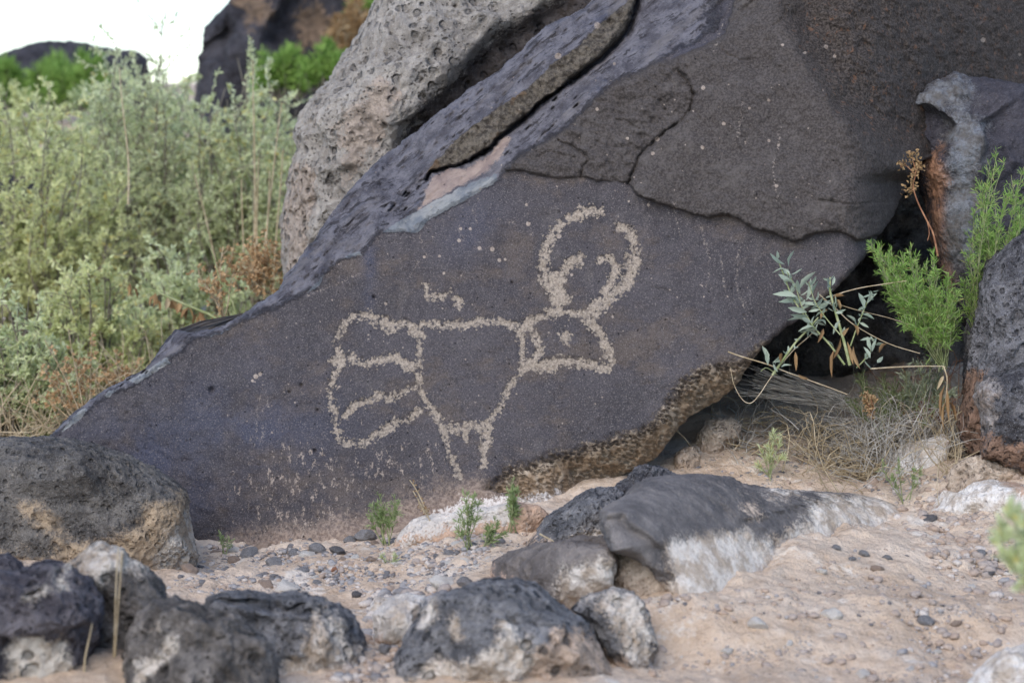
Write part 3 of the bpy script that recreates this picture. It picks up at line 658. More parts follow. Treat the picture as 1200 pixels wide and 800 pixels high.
rock('pitted_boulder', 'pale grey boulder full of holes, leaning behind the carved boulder on the left', [(333, 330), (330, 290), (331, 240), (340, 195), (350, 165), (345, 150), (372, 110), (386, 95), (398, 75), (420, 45), (432, 18), (440, 0), (452, -35), (520, -90), (700, -110), (840, -60), (860, 60), (800, 250), (600, 420), (400, 450), (340, 400)],
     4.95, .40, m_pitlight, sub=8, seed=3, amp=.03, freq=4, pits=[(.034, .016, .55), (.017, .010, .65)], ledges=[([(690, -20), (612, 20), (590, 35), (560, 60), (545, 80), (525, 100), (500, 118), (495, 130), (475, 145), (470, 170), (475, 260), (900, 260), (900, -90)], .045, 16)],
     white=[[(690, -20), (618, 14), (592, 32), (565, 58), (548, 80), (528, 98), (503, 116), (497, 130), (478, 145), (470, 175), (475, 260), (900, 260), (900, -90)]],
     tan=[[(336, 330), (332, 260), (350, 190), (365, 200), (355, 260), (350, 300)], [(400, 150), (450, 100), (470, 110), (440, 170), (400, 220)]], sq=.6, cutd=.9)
rock('rounded_boulder', 'rounded dark grey boulder with tan encrusted foot at the left edge', [(-90, 560), (-40, 518), (0, 512), (60, 512), (110, 520), (150, 533), (185, 552), (205, 566), (220, 585), (224, 615), (232, 640), (225, 662), (180, 720), (60, 780), (-90, 740)],
     3.45, .20, m_round, sub=8, seed=5, amp=.012, freq=7, pits=[(.014, .004, .5), (.008, .003, .5)],
     tan=[[(60, 655), (70, 636), (95, 640), (130, 632), (160, 622), (175, 600), (195, 590), (212, 580), (230, 610), (245, 680), (60, 700)], [(26, 594), (36, 594), (60, 606), (70, 622), (50, 618)]],
     white=[[(178, 655), (200, 625), (212, 612), (222, 600), (240, 640), (225, 680), (195, 690)]], sq=.62, cutd=.88, ledges=[([(0, 568), (60, 575), (120, 560), (190, 575), (240, 700), (0, 700)], .012, 12)], ct=[(215,672)])
rock('purple_rock', 'dark purple rough rock with white crusted lower side, bottom left corner', [(-60, 700), (-20, 665), (15, 668), (40, 660), (62, 656), (85, 664), (105, 680), (118, 705), (116, 735), (108, 760), (90, 800), (60, 850), (-60, 860)],
     2.92, .13, m_purple, sub=7, seed=8, amp=.014, freq=10, pits=[(.016, .006, .5)], white=[[(5, 800), (14, 765), (30, 750), (52, 747), (70, 755), (85, 780), (90, 850), (0, 850)], [(24, 700), (33, 688), (52, 680), (55, 684), (45, 698), (33, 704)], [(68, 668), (78, 668), (80, 676), (72, 680)]],
     ledges=[([(28, 698), (45, 685), (50, 686), (38, 698)], .02, 3), ([(0, 745), (60, 740), (110, 730), (110, 860), (0, 860)], .025, 8)], sq=.6)
rock('white_topped_rock', 'grey rock with a cream and white crusted top beside the purple rock', [(78, 690), (84, 660), (95, 650), (110, 638), (120, 635), (130, 643), (145, 644), (150, 655), (165, 660), (175, 668), (188, 678), (196, 698), (190, 740), (150, 770), (100, 760)],
     3.03, .09, m_grey, sub=7, seed=9, amp=.010, freq=12, pits=[(.014, .005, .5)], white=[[(86, 668), (96, 650), (118, 634), (132, 642), (147, 644), (150, 655), (172, 668), (168, 674), (150, 668), (128, 668), (118, 680), (95, 672)]], sq=.6)
rock('corner_stone', 'small dark rounded stone behind the purple rock at the left edge', [(-30, 665), (-10, 650), (10, 647), (25, 658), (30, 672), (10, 690), (-30, 690)], 3.1, .05, m_purple, sub=6, seed=10, amp=.006)
rock('rough_rock', 'rough dark grey rock with a white vein, low in front of the path', [(140, 800), (143, 770), (150, 745), (165, 722), (180, 705), (205, 700), (225, 703), (245, 712), (270, 722), (295, 738), (315, 752), (326, 775), (328, 810), (300, 860), (160, 860)],
     2.88, .13, m_grey, sub=7, seed=12, amp=.016, freq=10, pits=[(.015, .006, .6)], white=[[(155, 800), (165, 782), (178, 772), (184, 760), (195, 748), (205, 745), (203, 752), (190, 762), (184, 780), (168, 790)], [(175, 733), (182, 732), (183, 738), (176, 739)]], sq=.65)
rock('ledged_rock', 'blue-grey rock with a dark crevice and cream crusted right end, in front of the gravel', [(240, 715), (246, 700), (262, 694), (290, 692), (320, 698), (345, 696), (375, 700), (400, 712), (415, 722), (428, 742), (432, 765), (425, 790), (400, 830), (300, 850), (250, 790)],
     3.08, .13, m_bluegrey, sub=7, seed=14, amp=.014, freq=11, pits=[(.014, .005, .5)], white=[[(372, 715), (380, 712), (382, 732), (395, 722), (404, 735), (398, 745), (408, 760), (428, 760), (425, 800), (330, 830), (322, 790), (345, 780), (358, 770), (356, 750), (362, 735), (374, 733)]],
     ledges=[([(262, 706), (290, 702), (330, 706), (355, 710), (350, 716), (320, 716), (290, 712)], .03, 4), ([(240, 722), (330, 722), (370, 730), (360, 790), (240, 790)], .012, 5)], sq=.6)
rock('caliche_block', 'white chalky stone half buried beside the dark front rock', [(438, 720), (455, 700), (478, 694), (498, 698), (505, 715), (500, 740), (480, 762), (455, 760), (440, 745)], 3.2, .07, m_cal, sub=6, seed=61, amp=.008, white=[[(450, 700), (500, 695), (500, 740), (455, 745)]], ct=[(455,760)])
rock('caliche_block', 'small white chalky stone on the gravel left of the dark front rock', [(430, 712), (440, 700), (458, 700), (462, 712), (450, 722), (435, 720)], 3.32, .03, m_cal, sub=5, seed=62, amp=.005, white=[[(425, 690), (470, 690), (470, 730), (425, 730)]], ct=[(450,722)])
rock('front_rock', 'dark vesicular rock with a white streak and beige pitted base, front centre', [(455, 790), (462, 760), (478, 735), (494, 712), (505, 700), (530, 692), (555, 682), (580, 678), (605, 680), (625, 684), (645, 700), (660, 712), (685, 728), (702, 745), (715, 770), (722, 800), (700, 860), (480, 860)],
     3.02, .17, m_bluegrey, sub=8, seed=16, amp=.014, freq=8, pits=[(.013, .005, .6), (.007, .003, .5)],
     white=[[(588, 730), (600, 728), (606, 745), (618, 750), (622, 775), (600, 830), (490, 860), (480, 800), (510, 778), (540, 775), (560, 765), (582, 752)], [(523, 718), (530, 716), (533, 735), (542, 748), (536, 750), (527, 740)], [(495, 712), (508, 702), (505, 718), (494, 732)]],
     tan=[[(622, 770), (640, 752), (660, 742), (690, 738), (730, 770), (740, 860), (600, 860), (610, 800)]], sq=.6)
rock('crusted_stone', 'rounded white and grey crusted stone right of the front rock', [(670, 714), (682, 700), (700, 692), (720, 688), (742, 696), (755, 706), (762, 725), (769, 745), (762, 770), (748, 785), (735, 791), (722, 780), (712, 760), (700, 740), (688, 728)],
     3.12, .07, m_bluegrey, sub=7, seed=18, amp=.008, freq=14, pits=[(.010, .004, .5)], white=[[(690, 700), (720, 690), (750, 700), (768, 745), (758, 775), (740, 770), (725, 740), (712, 722), (700, 715)]], tan=[[(712, 704), (735, 702), (738, 718), (722, 722)], [(742, 722), (756, 722), (758, 736), (744, 736)]], sq=.65, ct=[(700,770),(735,790)])
rock('flat_brown_rock', 'low smooth brown rock behind the front rock', [(570, 678), (580, 658), (598, 646), (625, 638), (660, 634), (690, 634), (715, 640), (722, 655), (715, 675), (690, 700), (640, 715), (590, 705)],
     3.42, .13, m_brown, sub=7, seed=20, amp=.010, freq=9, white=[[(650, 705), (655, 685), (668, 668), (690, 662), (716, 660), (725, 690), (700, 720), (655, 720)]], tan=[[(662, 700), (668, 680), (690, 672), (705, 680), (700, 700)]], pits=[(.012, .003, .3)], sq=.6, ct=[(575,690),(640,708)])
rock('pitted_rock', 'grey pitted rock between the carved boulder and the flat slab', [(596, 660), (604, 640), (622, 620), (640, 604), (660, 594), (680, 580), (700, 572), (722, 570), (738, 585), (740, 610), (735, 640), (700, 665), (640, 680)],
     3.62, .14, m_bluegrey, sub=8, seed=22, amp=.012, freq=8, pits=[(.012, .006, .6), (.007, .003, .5)], white=[[(672, 634), (685, 628), (705, 624), (712, 628), (700, 634), (680, 640)]], ledges=[([(600, 660), (625, 616), (650, 612), (668, 624), (675, 640), (640, 670)], -.004, 8)], sq=.62, ct=[(600,655),(640,640)])
rock('smooth_stone', 'dark smooth stone wedged above the brown rock', [(658, 642), (664, 632), (682, 628), (705, 628), (720, 634), (723, 648), (714, 660), (690, 664), (668, 656)], 3.40, .045, m_brown, sub=6, seed=23, amp=.006, sq=.7)
rock('knobbly_rock', 'black pitted rock ridge rising behind the flat slab', [(690, 600), (700, 580), (722, 566), (738, 560), (742, 550), (755, 546), (772, 547), (790, 556), (805, 566), (800, 590), (760, 620), (710, 620)], 3.80, .09, m_right, sub=7, seed=24, amp=.010, freq=14, pits=[(.010, .005, .6)], sq=.65)
rock('flat_slab', 'broad grey-brown slab with white caliche crust along its front and right', [(704, 612), (706, 598), (718, 588), (735, 578), (750, 566), (765, 560), (790, 557), (830, 556), (858, 560), (872, 568), (900, 572), (925, 574), (960, 576), (1000, 578), (1030, 584), (1055, 592), (1075, 606), (1062, 622), (1020, 640), (960, 662), (925, 680), (895, 694), (850, 706), (815, 704), (795, 690), (780, 668), (760, 648), (738, 634), (716, 626)],
     3.556, .17, m_slab, sub=8, seed=26, amp=.010, freq=7, white=[[(958, 584), (985, 578), (1075, 590), (1090, 620), (1000, 660), (900, 700), (780, 710), (790, 668), (785, 640), (800, 632), (845, 624), (872, 620), (885, 640), (905, 640), (925, 625), (945, 610), (950, 592)], [(905, 574), (935, 572), (942, 578), (915, 581)]],
     tan=[[(790, 700), (805, 690), (850, 676), (900, 662), (950, 644), (1000, 634), (1040, 618), (1085, 606), (1095, 720), (800, 740)], [(872, 592), (884, 592), (888, 602), (878, 603)]],
     ledges=[([(704, 608), (725, 606), (742, 620), (760, 632), (780, 640), (790, 700), (730, 680), (705, 640)], .022, 6), ([(780, 632), (850, 622), (900, 640), (940, 615), (1000, 620), (1080, 620), (1000, 690), (790, 720)], .006, 8), ([(868, 608), (884, 606), (898, 610), (890, 616), (874, 616)], .008, 3)], sq=.5, cuts=3, lean=1.3, lump=.55, cutd=.92, tx=.00184, bury=20)
rock('earth_bank', 'crumbly tan earth packed beneath the left edge of the flat slab', [(716, 648), (730, 634), (755, 632), (778, 645), (798, 668), (815, 700), (806, 722), (765, 726), (735, 706), (718, 680)], 3.30, .07, m_tanrock, sub=7, seed=63, amp=.008, freq=12, pits=[(.012, .004, .4)], bury=6)
rock('right_boulder', 'black pitted boulder cut off by the right edge', [(1131, 450), (1132, 417), (1137, 390), (1145, 360), (1147, 334), (1158, 308), (1176, 290), (1198, 273), (1240, 262), (1310, 290), (1340, 400), (1300, 520), (1200, 560), (1140, 530), (1124, 505), (1122, 480)],
     4.05, .20, m_right, sub=8, seed=28, amp=.018, freq=7, pits=[(.014, .007, .65), (.008, .003, .5)], tan=[[(1122, 455), (1134, 440), (1150, 436), (1150, 520), (1135, 530), (1118, 500)]], sq=.6)
rock('jutting_rock', 'dark rock with a pale rim jutting from under the right boulder', [(1142, 466), (1146, 450), (1165, 440), (1190, 434), (1230, 428), (1300, 450), (1310, 560), (1230, 556), (1195, 545), (1165, 532), (1150, 528), (1149, 512), (1152, 495), (1148, 480)],
     3.88, .12, m_right, sub=7, seed=30, amp=.012, freq=9, pits=[(.012, .006, .6)], white=[[(1140, 450), (1160, 442), (1166, 452), (1158, 468), (1160, 490), (1150, 500), (1142, 470)]], tan=[[(1148, 512), (1200, 528), (1300, 540), (1300, 570), (1150, 545)]], sq=.6)
rock('fractured_block', 'fractured dark blue-grey block with an orange rust streak, above the green shrub', [(1042, 124), (1052, 114), (1066, 104), (1090, 94), (1108, 93), (1120, 86), (1135, 90), (1170, 95), (1230, 105), (1330, 170), (1330, 420), (1180, 430), (1120, 360), (1100, 305), (1088, 262), (1084, 225), (1074, 190), (1066, 170), (1056, 150)],
     4.36, .20, m_block, sub=8, seed=32, amp=.016, freq=6, pits=None, white=[[(1070, 108), (1092, 98), (1112, 97), (1122, 88), (1133, 98), (1137, 108), (1130, 120), (1130, 132), (1145, 130), (1155, 146), (1151, 168), (1149, 215), (1148, 290), (1120, 330), (1104, 300), (1112, 240), (1112, 205), (1115, 170), (1110, 155), (1118, 140), (1108, 122), (1085, 118), (1058, 122)]],
     tan=[[(1084, 186), (1092, 176), (1106, 171), (1100, 186), (1104, 200), (1118, 208), (1122, 216), (1106, 224), (1104, 250), (1112, 275), (1125, 300), (1115, 340), (1100, 305), (1093, 262), (1090, 225)], [(1122, 220), (1140, 218), (1145, 238), (1130, 230)]],
     ledges=[([(1054, 124), (1080, 120), (1112, 132), (1118, 142), (1110, 170), (1080, 188), (1066, 176), (1056, 150)], .045, 5), ([(1154, 140), (1200, 110), (1330, 120), (1330, 420), (1150, 420), (1150, 200)], .025, 5), ([(1112, 92), (1122, 88), (1134, 98), (1137, 110), (1118, 106)], -.012, 3), ([(1075, 186), (1096, 178), (1100, 300), (1085, 250)], .02, 5)], sq=.6, cuts=8)
rock('gap_light_blocker', 'added dark boulder blocking light from the gap behind the green shrub', [(820, 500), (860, 330), (960, 240), (1060, 170), (1200, 200), (1230, 350), (1220, 480), (1080, 520)], 4.98, .25, m_round, sub=6, seed=34, amp=.03, freq=4)  # added rock closing the back of the gap so no light leaks in
rock('tan_rock', 'tan pitted rock tucked under the lower edge of the carved boulder', [(815, 520), (818, 508), (828, 494), (842, 488), (856, 490), (868, 498), (866, 512), (852, 524), (840, 545), (822, 545)], 4.22, .06, m_tanrock, sub=6, seed=36, amp=.008, freq=12, pits=[(.007, .002, .5)], ct=[(840,530)])
rock('tan_rock', 'small lumpy tan rock between the tan pitted rock and the flat slab', [(788, 545), (790, 534), (800, 525), (814, 522), (820, 532), (822, 548), (800, 556)], 4.12, .045, m_tanrock, sub=5, seed=37, amp=.008, freq=14, ct=[(805,548)])
rock('white_rock', 'large flat white rock below the dry grass at the right', [(1014, 560), (1024, 548), (1040, 532), (1058, 522), (1075, 516), (1090, 513), (1105, 508), (1114, 516), (1112, 532), (1100, 545), (1080, 552), (1062, 564), (1035, 570)],
     4.02, .06, m_cal, sub=7, seed=38, amp=.007, freq=10, white=[[(1010, 500), (1110, 500), (1110, 580), (1010, 580)]], tan=[[(1055, 522), (1085, 514), (1108, 508), (1112, 520), (1080, 532)]], lean=.5, ct=[(1020,564),(1062,562),(1100,545)])
rock('white_rock', 'low white ledge rock with a tan right end, at the right edge', [(1078, 594), (1090, 584), (1108, 574), (1120, 578), (1140, 566), (1160, 562), (1190, 566), (1230, 572), (1240, 595), (1180, 600), (1120, 602), (1085, 600)],
     3.80, .07, m_cal, sub=7, seed=39, amp=.007, freq=10, white=[[(1075, 550), (1165, 560), (1185, 580), (1185, 610), (1075, 610)]], tan=[[(1165, 560), (1200, 562), (1200, 578), (1175, 575)]], lean=.4, ct=[(1085,598),(1180,600)])
rock('white_rock', 'white rock cut off by the bottom right corner', [(1125, 805), (1145, 785), (1162, 768), (1180, 756), (1205, 752), (1260, 770), (1260, 850), (1150, 850)], 2.98, .09, m_cal, sub=7, seed=40, amp=.010, freq=10, white=[[(1120, 790), (1180, 755), (1210, 770), (1180, 850), (1100, 850)]])
rock('caliche_ledge', 'white crusted ledge at the foot of the carved boulder behind the sprouts', [(460, 634), (466, 618), (485, 608), (505, 602), (530, 600), (545, 592), (570, 594), (600, 588), (630, 592), (645, 605), (630, 622), (580, 632), (520, 642), (480, 644)], 3.88, .05, m_cal, sub=7, seed=41, amp=.009, freq=11, tan=[[(590, 570), (680, 570), (680, 630), (600, 615)]], pits=[(.010, .003, .5)], ct=[(480,640),(560,630),(630,622)])
rock('crumbling_rock', 'crumbly grey-pink earth clod under the jutting rock at the right', [(1105, 575), (1112, 555), (1125, 540), (1150, 532), (1180, 545), (1230, 550), (1230, 580), (1150, 578)], 3.92, .06, m_tanrock, sub=6, seed=42, amp=.012, freq=16, ct=[(1120,572),(1180,575)])
# far rocks on the rise
rock('horizon_rock', 'dark humped rock on the rise at far left behind green shrubs', [(-60, 110), (-20, 75), (20, 58), (50, 52), (90, 50), (130, 55), (160, 58), (175, 68), (185, 90), (180, 130), (60, 160), (-60, 150)], 12.3, .5, m_far, bury=130, sub=7, seed=44, amp=.06, freq=2)
rock('horizon_rock', 'large blue-grey rock outcrop on the skyline left of the pitted boulder', [(222, 55), (222, 45), (240, 30), (252, 20), (262, 8), (280, -8), (330, -40), (440, -50), (480, 20), (470, 80), (400, 90), (300, 80), (250, 72)], 9.2, .45, m_far, bury=130, sub=7, seed=45, amp=.06, freq=2.2,
     ledges=[([(250, 24), (262, 15), (270, 40), (262, 75), (235, 70)], .12, 4), ([(355, -20), (320, 20), (310, 50), (360, 80), (470, 80), (470, -20)], .14, 8)], tan=[[(275, -10), (310, -15), (315, 20), (290, 30)], [(350, 20), (375, 10), (395, 40), (350, 60)]])
rock('horizon_rock', 'small dark rock in the gap of the bushes below the skyline', [(225, 72), (236, 58), (256, 52), (275, 60), (285, 75), (260, 90), (235, 88)], 9.5, .2, m_far, bury=60, sub=6, seed=46, amp=.04, freq=3)
rock('horizon_rock', 'dark rock showing between bushes under the humped rock', [(130, 120), (135, 98), (152, 88), (170, 95), (178, 120), (165, 135), (140, 132)], 10.2, .2, m_far, bury=60, sub=6, seed=47, amp=.04, freq=3)
rock('half_hidden_rock', 'grey rock half hidden by the big bushes at the left edge', [(-40, 230), (-10, 208), (25, 205), (48, 220), (56, 245), (50, 275), (20, 290), (-40, 290)], 7.3, .25, m_far, bury=60, sub=6, seed=48, amp=.04, freq=4)
rock('half_hidden_rock', 'grey rock seen through the twigs in the middle of the big bushes', [(228, 190), (232, 160), (244, 135), (262, 130), (272, 150), (268, 185), (250, 200)], 7.9, .25, m_far, bury=60, sub=6, seed=49, amp=.04, freq=4)
rock('half_hidden_rock', 'blue-grey rock edge just behind the lower ridge of the carved boulder', [(172, 445), (178, 420), (190, 405), (205, 388), (218, 390), (222, 405), (210, 440)], 4.35, .08, m_block, sub=6, seed=50, amp=.01, freq=8)

# ------------------------------------------------------------------ pebbles and gravel
rs = np.random.RandomState(77)
def in_any(px, py, grow=0):
    P = np.array([[px, py]], float)
    return any(inside(P, o)[0] for o in OUTL)
m_pg = rock_mat('grey_pebble', (.18, .175, .18), (.36, .35, .35), pit=5, pitamt=.0006, pit2=11, rough_amp=.0006, speck=.25, pitdark=.15, fine=40)
m_pw = rock_mat('white_pebble', (.66, .61, .55), (.82, .78, .72), pit=5, pitamt=.0006, pit2=11, rough_amp=.0006, speck=.25, pitdark=.15, fine=40)
m_pt = rock_mat('tan_pebble', (.30, .22, .17), (.45, .35, .28), pit=5, pitamt=.0006, pit2=11, rough_amp=.0006, speck=.25, pitdark=.15, fine=40)
m_pd = rock_mat('dark_pebble', (.09, .086, .088), (.22, .21, .21), pit=5, pitamt=.0006, pit2=11, rough_amp=.0006, speck=.25, pitdark=.15, fine=40)
m_po = rock_mat('orange_pebble', (.36, .16, .09), (.50, .25, .15), pit=5, pitamt=.0006, pit2=11, rough_amp=.0006, speck=.25, pitdark=.15, fine=40)
def stone_mesh(name, mat, seed, sub=4, flat=.7):
    V, F = ico(sub); W = V.copy(); r_ = np.random.RandomState(seed)
    for k in range(11):
        nn = r_.normal(size=3); nn /= np.linalg.norm(nn); W = W - nn * (np.maximum(0, W @ nn - (.62 + .25 * r_.rand())))[:, None]
    W = W * (1 + .16 * fbm(W * 2.2 + seed, seed, 3) + .06 * fbm(W * 7, seed + 1, 2))[:, None]
    W = W * np.array([1, .8 + .3 * r_.rand(), flat])
    return mk_mesh(name, W, F, mat, True, {'white': np.full(len(W), -1.5), 'tan': np.full(len(W), -1.5)})
kinds = [(m_pg, 'grey'), (m_pw, 'white'), (m_pt, 'tan'), (m_pd, 'dark')]
PM = {k: [stone_mesh('pebble', m, 100 + 10 * i + j) for j in range(3)] for i, (m, k) in enumerate(kinds)}
PM['orange'] = [stone_mesh('pebble', m_po, 171)]
def pebble(px, py, wpx, k, label, group=None, q=None, flat=1.0, name='pebble', cat='pebble'):
    p, Y = ground_at(px, py)
    o = link(name, PM[k][(q if q is not None else rs.randint(3)) % len(PM[k])])
    s_ = wpx * .5 * K * Y
    o.location = Vector(p + np.array([0, 0, s_ * (.42 if name == 'stone' else .28)])); o.scale = (s_, s_ * .9, s_ * flat); o.rotation_euler = (rs.uniform(-.3, .3), rs.uniform(-.3, .3), rs.uniform(0, 6.3))
    tag(o, label, cat, group); return o
NAMED = [(974, 728, 30, 'white', 'white knobbly double-lumped stone alone on the sand'), (921, 760, 24, 'white', 'flat white stone lying on the sand below the knobbly white one'), (1085, 732, 24, 'grey', 'smooth grey stone alone on the sand at right'), (1010, 796, 22, 'white', 'white stone at the bottom edge of the sand'),
 (997, 659, 14, 'grey', 'blue-grey stone, left one of a tight cluster on the sand bank'), (1012, 652, 17, 'grey', 'blue-grey stone, right one of the tight cluster on the sand bank'), (1040, 658, 17, 'grey', 'grey stone just right of the blue-grey cluster on the bank'), (1029, 670, 20, 'tan', 'pinkish flat stone below the blue-grey cluster'), (963, 672, 15, 'white', 'small white stone below the white crust of the slab'),
 (1090, 612, 22, 'dark', 'dark flat stone at the right tip of the slab'), (980, 644, 14, 'grey', 'pale grey stone left of the blue-grey cluster on the bank'), (888, 737, 26, 'white', 'pale half-buried stone in the sand above the flat white stone'), (852, 767, 18, 'white', 'pale stone half buried in the sand left of centre of the bank'), (828, 748, 16, 'white', 'small pale stone in the sand near the crusted stone'),
 (1067, 788, 16, 'white', 'tilted white chip at the bottom of the sand'), (1120, 735, 20, 'tan', 'tan rounded stone partly sunk in sand near the white corner rock'), (1123, 770, 18, 'white', 'small pale chip beside the white corner rock'), (1150, 652, 18, 'grey', 'grey stone on the upper bank at right'), (1139, 690, 12, 'white', 'small bright white stone on the bank at right'), (1158, 676, 18, 'dark', 'dark stone on the bank beside the blurred twig'),
 (308, 646, 24, 'tan', 'rounded pinkish-grey stone resting against the carved boulder'), (291, 656, 30, 'grey', 'flat grey stone beneath the rounded pinkish one'), (274, 661, 20, 'tan', 'tan stone at the left end of the gravel'), (222, 673, 28, 'tan', 'long tan stone at the foot of the rounded boulder'), (237, 687, 18, 'grey', 'grey stone near the long tan one'), (210, 694, 12, 'white', 'white stone next to the rough front rock'), (196, 692, 12, 'white', 'white chip below the rounded boulder'),
 (322, 664, 22, 'grey', 'blue-grey stone on the gravel under the rounded pinkish stone'), (360, 655, 22, 'white', 'pale stone midway along the gravel'), (346, 652, 20, 'grey', 'grey stone just left of the pale one midway along the gravel'), (372, 648, 26, 'grey', 'blue-grey stone in the middle of the gravel close to the boulder'), (396, 650, 22, 'dark', 'dark blue stone against the boulder in the gravel'), (411, 637, 18, 'grey', 'left lump of the stone pair below the first sprout'), (428, 634, 30, 'grey', 'big grey lumpy stone below the first green sprout'), (440, 640, 14, 'tan', 'brown stone under the big grey lumpy stone'),
 (355, 676, 22, 'grey', 'blue-grey flat stone in the middle of the gravel bed'), (312, 689, 22, 'tan', 'tan stone behind the ledged rock'), (333, 689, 12, 'white', 'small white stone behind the ledged rock'), (418, 700, 16, 'dark', 'dark stone above the white chalky stones'), (463, 693, 12, 'dark', 'small dark stone behind the chalky block'), (335, 696, 34, 'white', 'flat white slab-like stone peeking over the ledged rock'), (430, 742, 18, 'tan', 'tan stone left of the chalky block'), (452, 768, 26, 'grey', 'grey stone in the gap left of the front rock'), (475, 712, 22, 'white', 'white stone on top of the gap by the front rock'), (520, 690, 34, 'white', 'long pale stone just behind the front rock'), (545, 686, 22, 'grey', 'grey stone just behind the front rock')]
for (px, py, wd, k, lab) in NAMED: pebble(px, py, wd, k, lab, cat='stone', name='stone', flat=rs.uniform(.7, 1.0))
pebble(392, 670, 13, 'orange', 'single orange-red stone in the grey gravel', cat='stone', name='stone')
labs = {'grey': 'small grey pebble among the gravel below the carved boulder', 'white': 'small whitish pebble among the gravel below the carved boulder', 'tan': 'small tan pebble among the gravel below the carved boulder', 'dark': 'small dark pebble among the gravel below the carved boulder'}
GRV = [(236, 640), (420, 640), (520, 615), (600, 622), (585, 640), (560, 668), (500, 690), (430, 740), (430, 700), (330, 690), (245, 698), (200, 690)]
cnt = 0
for _ in range(2500):
    px, py = rs.uniform(195, 620), rs.uniform(600, 790)
    if not inside(np.array([[px, py]]), GRV)[0] or in_any(px, py): continue
    k = rs.choice(['grey', 'white', 'tan', 'dark'], p=[.42, .26, .26, .06])
    pebble(px, py, rs.choice([6, 8, 10, 13, 17], p=[.3, .3, .2, .13, .07]), k, labs[k], 'pebbles of the gravel strip', flat=rs.uniform(.6, 1)); cnt += 1
    if cnt >= 150: break
labs2 = {'grey': 'small grey pebble scattered on the sand bank at right', 'white': 'small whitish pebble scattered on the sand bank at right', 'tan': 'small tan pebble scattered on the sand bank at right', 'dark': 'small dark pebble scattered on the sand bank at right'}
SND = [(770, 700), (900, 690), (1080, 610), (1200, 600), (1200, 800), (730, 800)]
cnt = 0
for _ in range(2000):
    px, py = rs.uniform(700, 1200), rs.uniform(560, 800)
    if not inside(np.array([[px, py]]), SND)[0] or in_any(px, py): continue
    k = rs.choice(['grey', 'white', 'tan', 'dark'], p=[.25, .2, .4, .15])
    pebble(px, py, rs.choice([4, 6, 9, 12], p=[.4, .35, .17, .08]), k, labs2[k], 'pebbles of the sand bank', flat=rs.uniform(.5, .9)); cnt += 1
    if cnt >= 70: break
# gravel too fine to count: one object per tone would be several, so a single mesh with a tone attribute
n = N('fine_gravel'); tone = n.attr('tone')
c = n.mix(n.ss(tone, .0, .45), (.10, .098, .105), (.32, .31, .31)); c = n.mix(n.ss(tone, .45, .75), c, (.40, .30, .23)); c = n.mix(n.ss(tone, .8, .95), c, (.58, .54, .5))
c = n.mix(n.mul(n.ss(n.noise(300, 3), .4, .65), .4), c, (.2, .17, .15))
m_grav = n.done(c, n.mul(n.noise(400, 3), .001))
Vs, Fs, Ts = [], [], []; off = 0; VI, FI = ico(2)
def field(poly, num, lo, hi, pal):
    global off
    poly = np.array(poly, float); k = 0; tries = 0
    pts = []
    while len(pts) < num:
        q = np.stack([rs.uniform(poly[:, 0].min(), poly[:, 0].max(), num), rs.uniform(poly[:, 1].min(), poly[:, 1].max(), num)], 1)
        q = q[inside(q, poly)]; pts += list(q)
    pts = np.array(pts[:num])
    # approximate ground hit: intersect by iteration
    Yk = np.full(num, 3.6)
    for _ in range(14):
        p = at(pts[:, 0], pts[:, 1], Yk); z = gz(p[:, 0], p[:, 1]); d = (at(pts[:, 0], pts[:, 1], 1.0) - CAM)
        Yn = (z - CAM[2]) / d[:, 2]; Yk = .5 * Yk + .5 * np.clip(Yn, 2.4, 5.5)
    p = at(pts[:, 0], pts[:, 1], Yk); p[:, 2] = gz(p[:, 0], p[:, 1])
    for i in range(num):
        s_ = rs.uniform(lo, hi) if rs.rand() < .8 else rs.uniform(hi, hi * 1.8)
        R_ = rs.normal(size=(3, 3)); R_, _q = np.linalg.qr(R_)
        W = (VI * (1 + .35 * (rs.rand(len(VI), 1) - .5))) * np.array([1, .8, .65]); W = W @ R_ * s_ * np.array([1, 1, .7])
        Vs.append(W + p[i] + np.array([0, 0, s_ * .3])); Fs.append(FI + off); off += len(VI)
        Ts.append(np.full(len(VI), rs.choice(pal)))
field(GRV, 3200, .0016, .0042, [.1, .2, .3, .4, .45, .6, .7, .7, .9, .9])
field([(240, 640), (560, 600), (640, 600), (600, 680), (300, 700)], 1200, .0012, .003, [.0, .2, .4, .6, .7, .9])
field([(430, 690), (530, 690), (450, 800), (380, 800), (430, 740)], 600, .003, .008, [.2, .4, .6, .7, .9])
field(SND + [(700, 700)], 800, .0010, .0026, [.1, .4, .6, .7, .7, .9])
field([(1000, 560), (1200, 560), (1200, 700), (1080, 640)], 500, .0012, .003, [.1, .2, .4, .6, .7])
field(SND + [(700, 700)], 420, .002, .0055, [.58, .6, .62, .65, .7, .74])
field([(1000, 560), (1200, 560), (1200, 700), (1080, 640)], 300, .003, .007, [.6, .65, .7, .9])
field([(1080, 640), (1200, 600), (1200, 800), (1050, 800)], 260, .002, .006, [.45, .6, .7, .85, .9])
field([(790, 545), (1110, 480), (1110, 570), (870, 572)], 900, .0014, .004, [.1, .3, .6, .7, .7])
o = link('gravel', mk_mesh('gravel', np.concatenate(Vs), np.concatenate(Fs), m_grav, True, {'tone': np.concatenate(Ts)})); tag(o, 'fine grey and tan gravel strewn over the sand', 'gravel', kind='stuff')

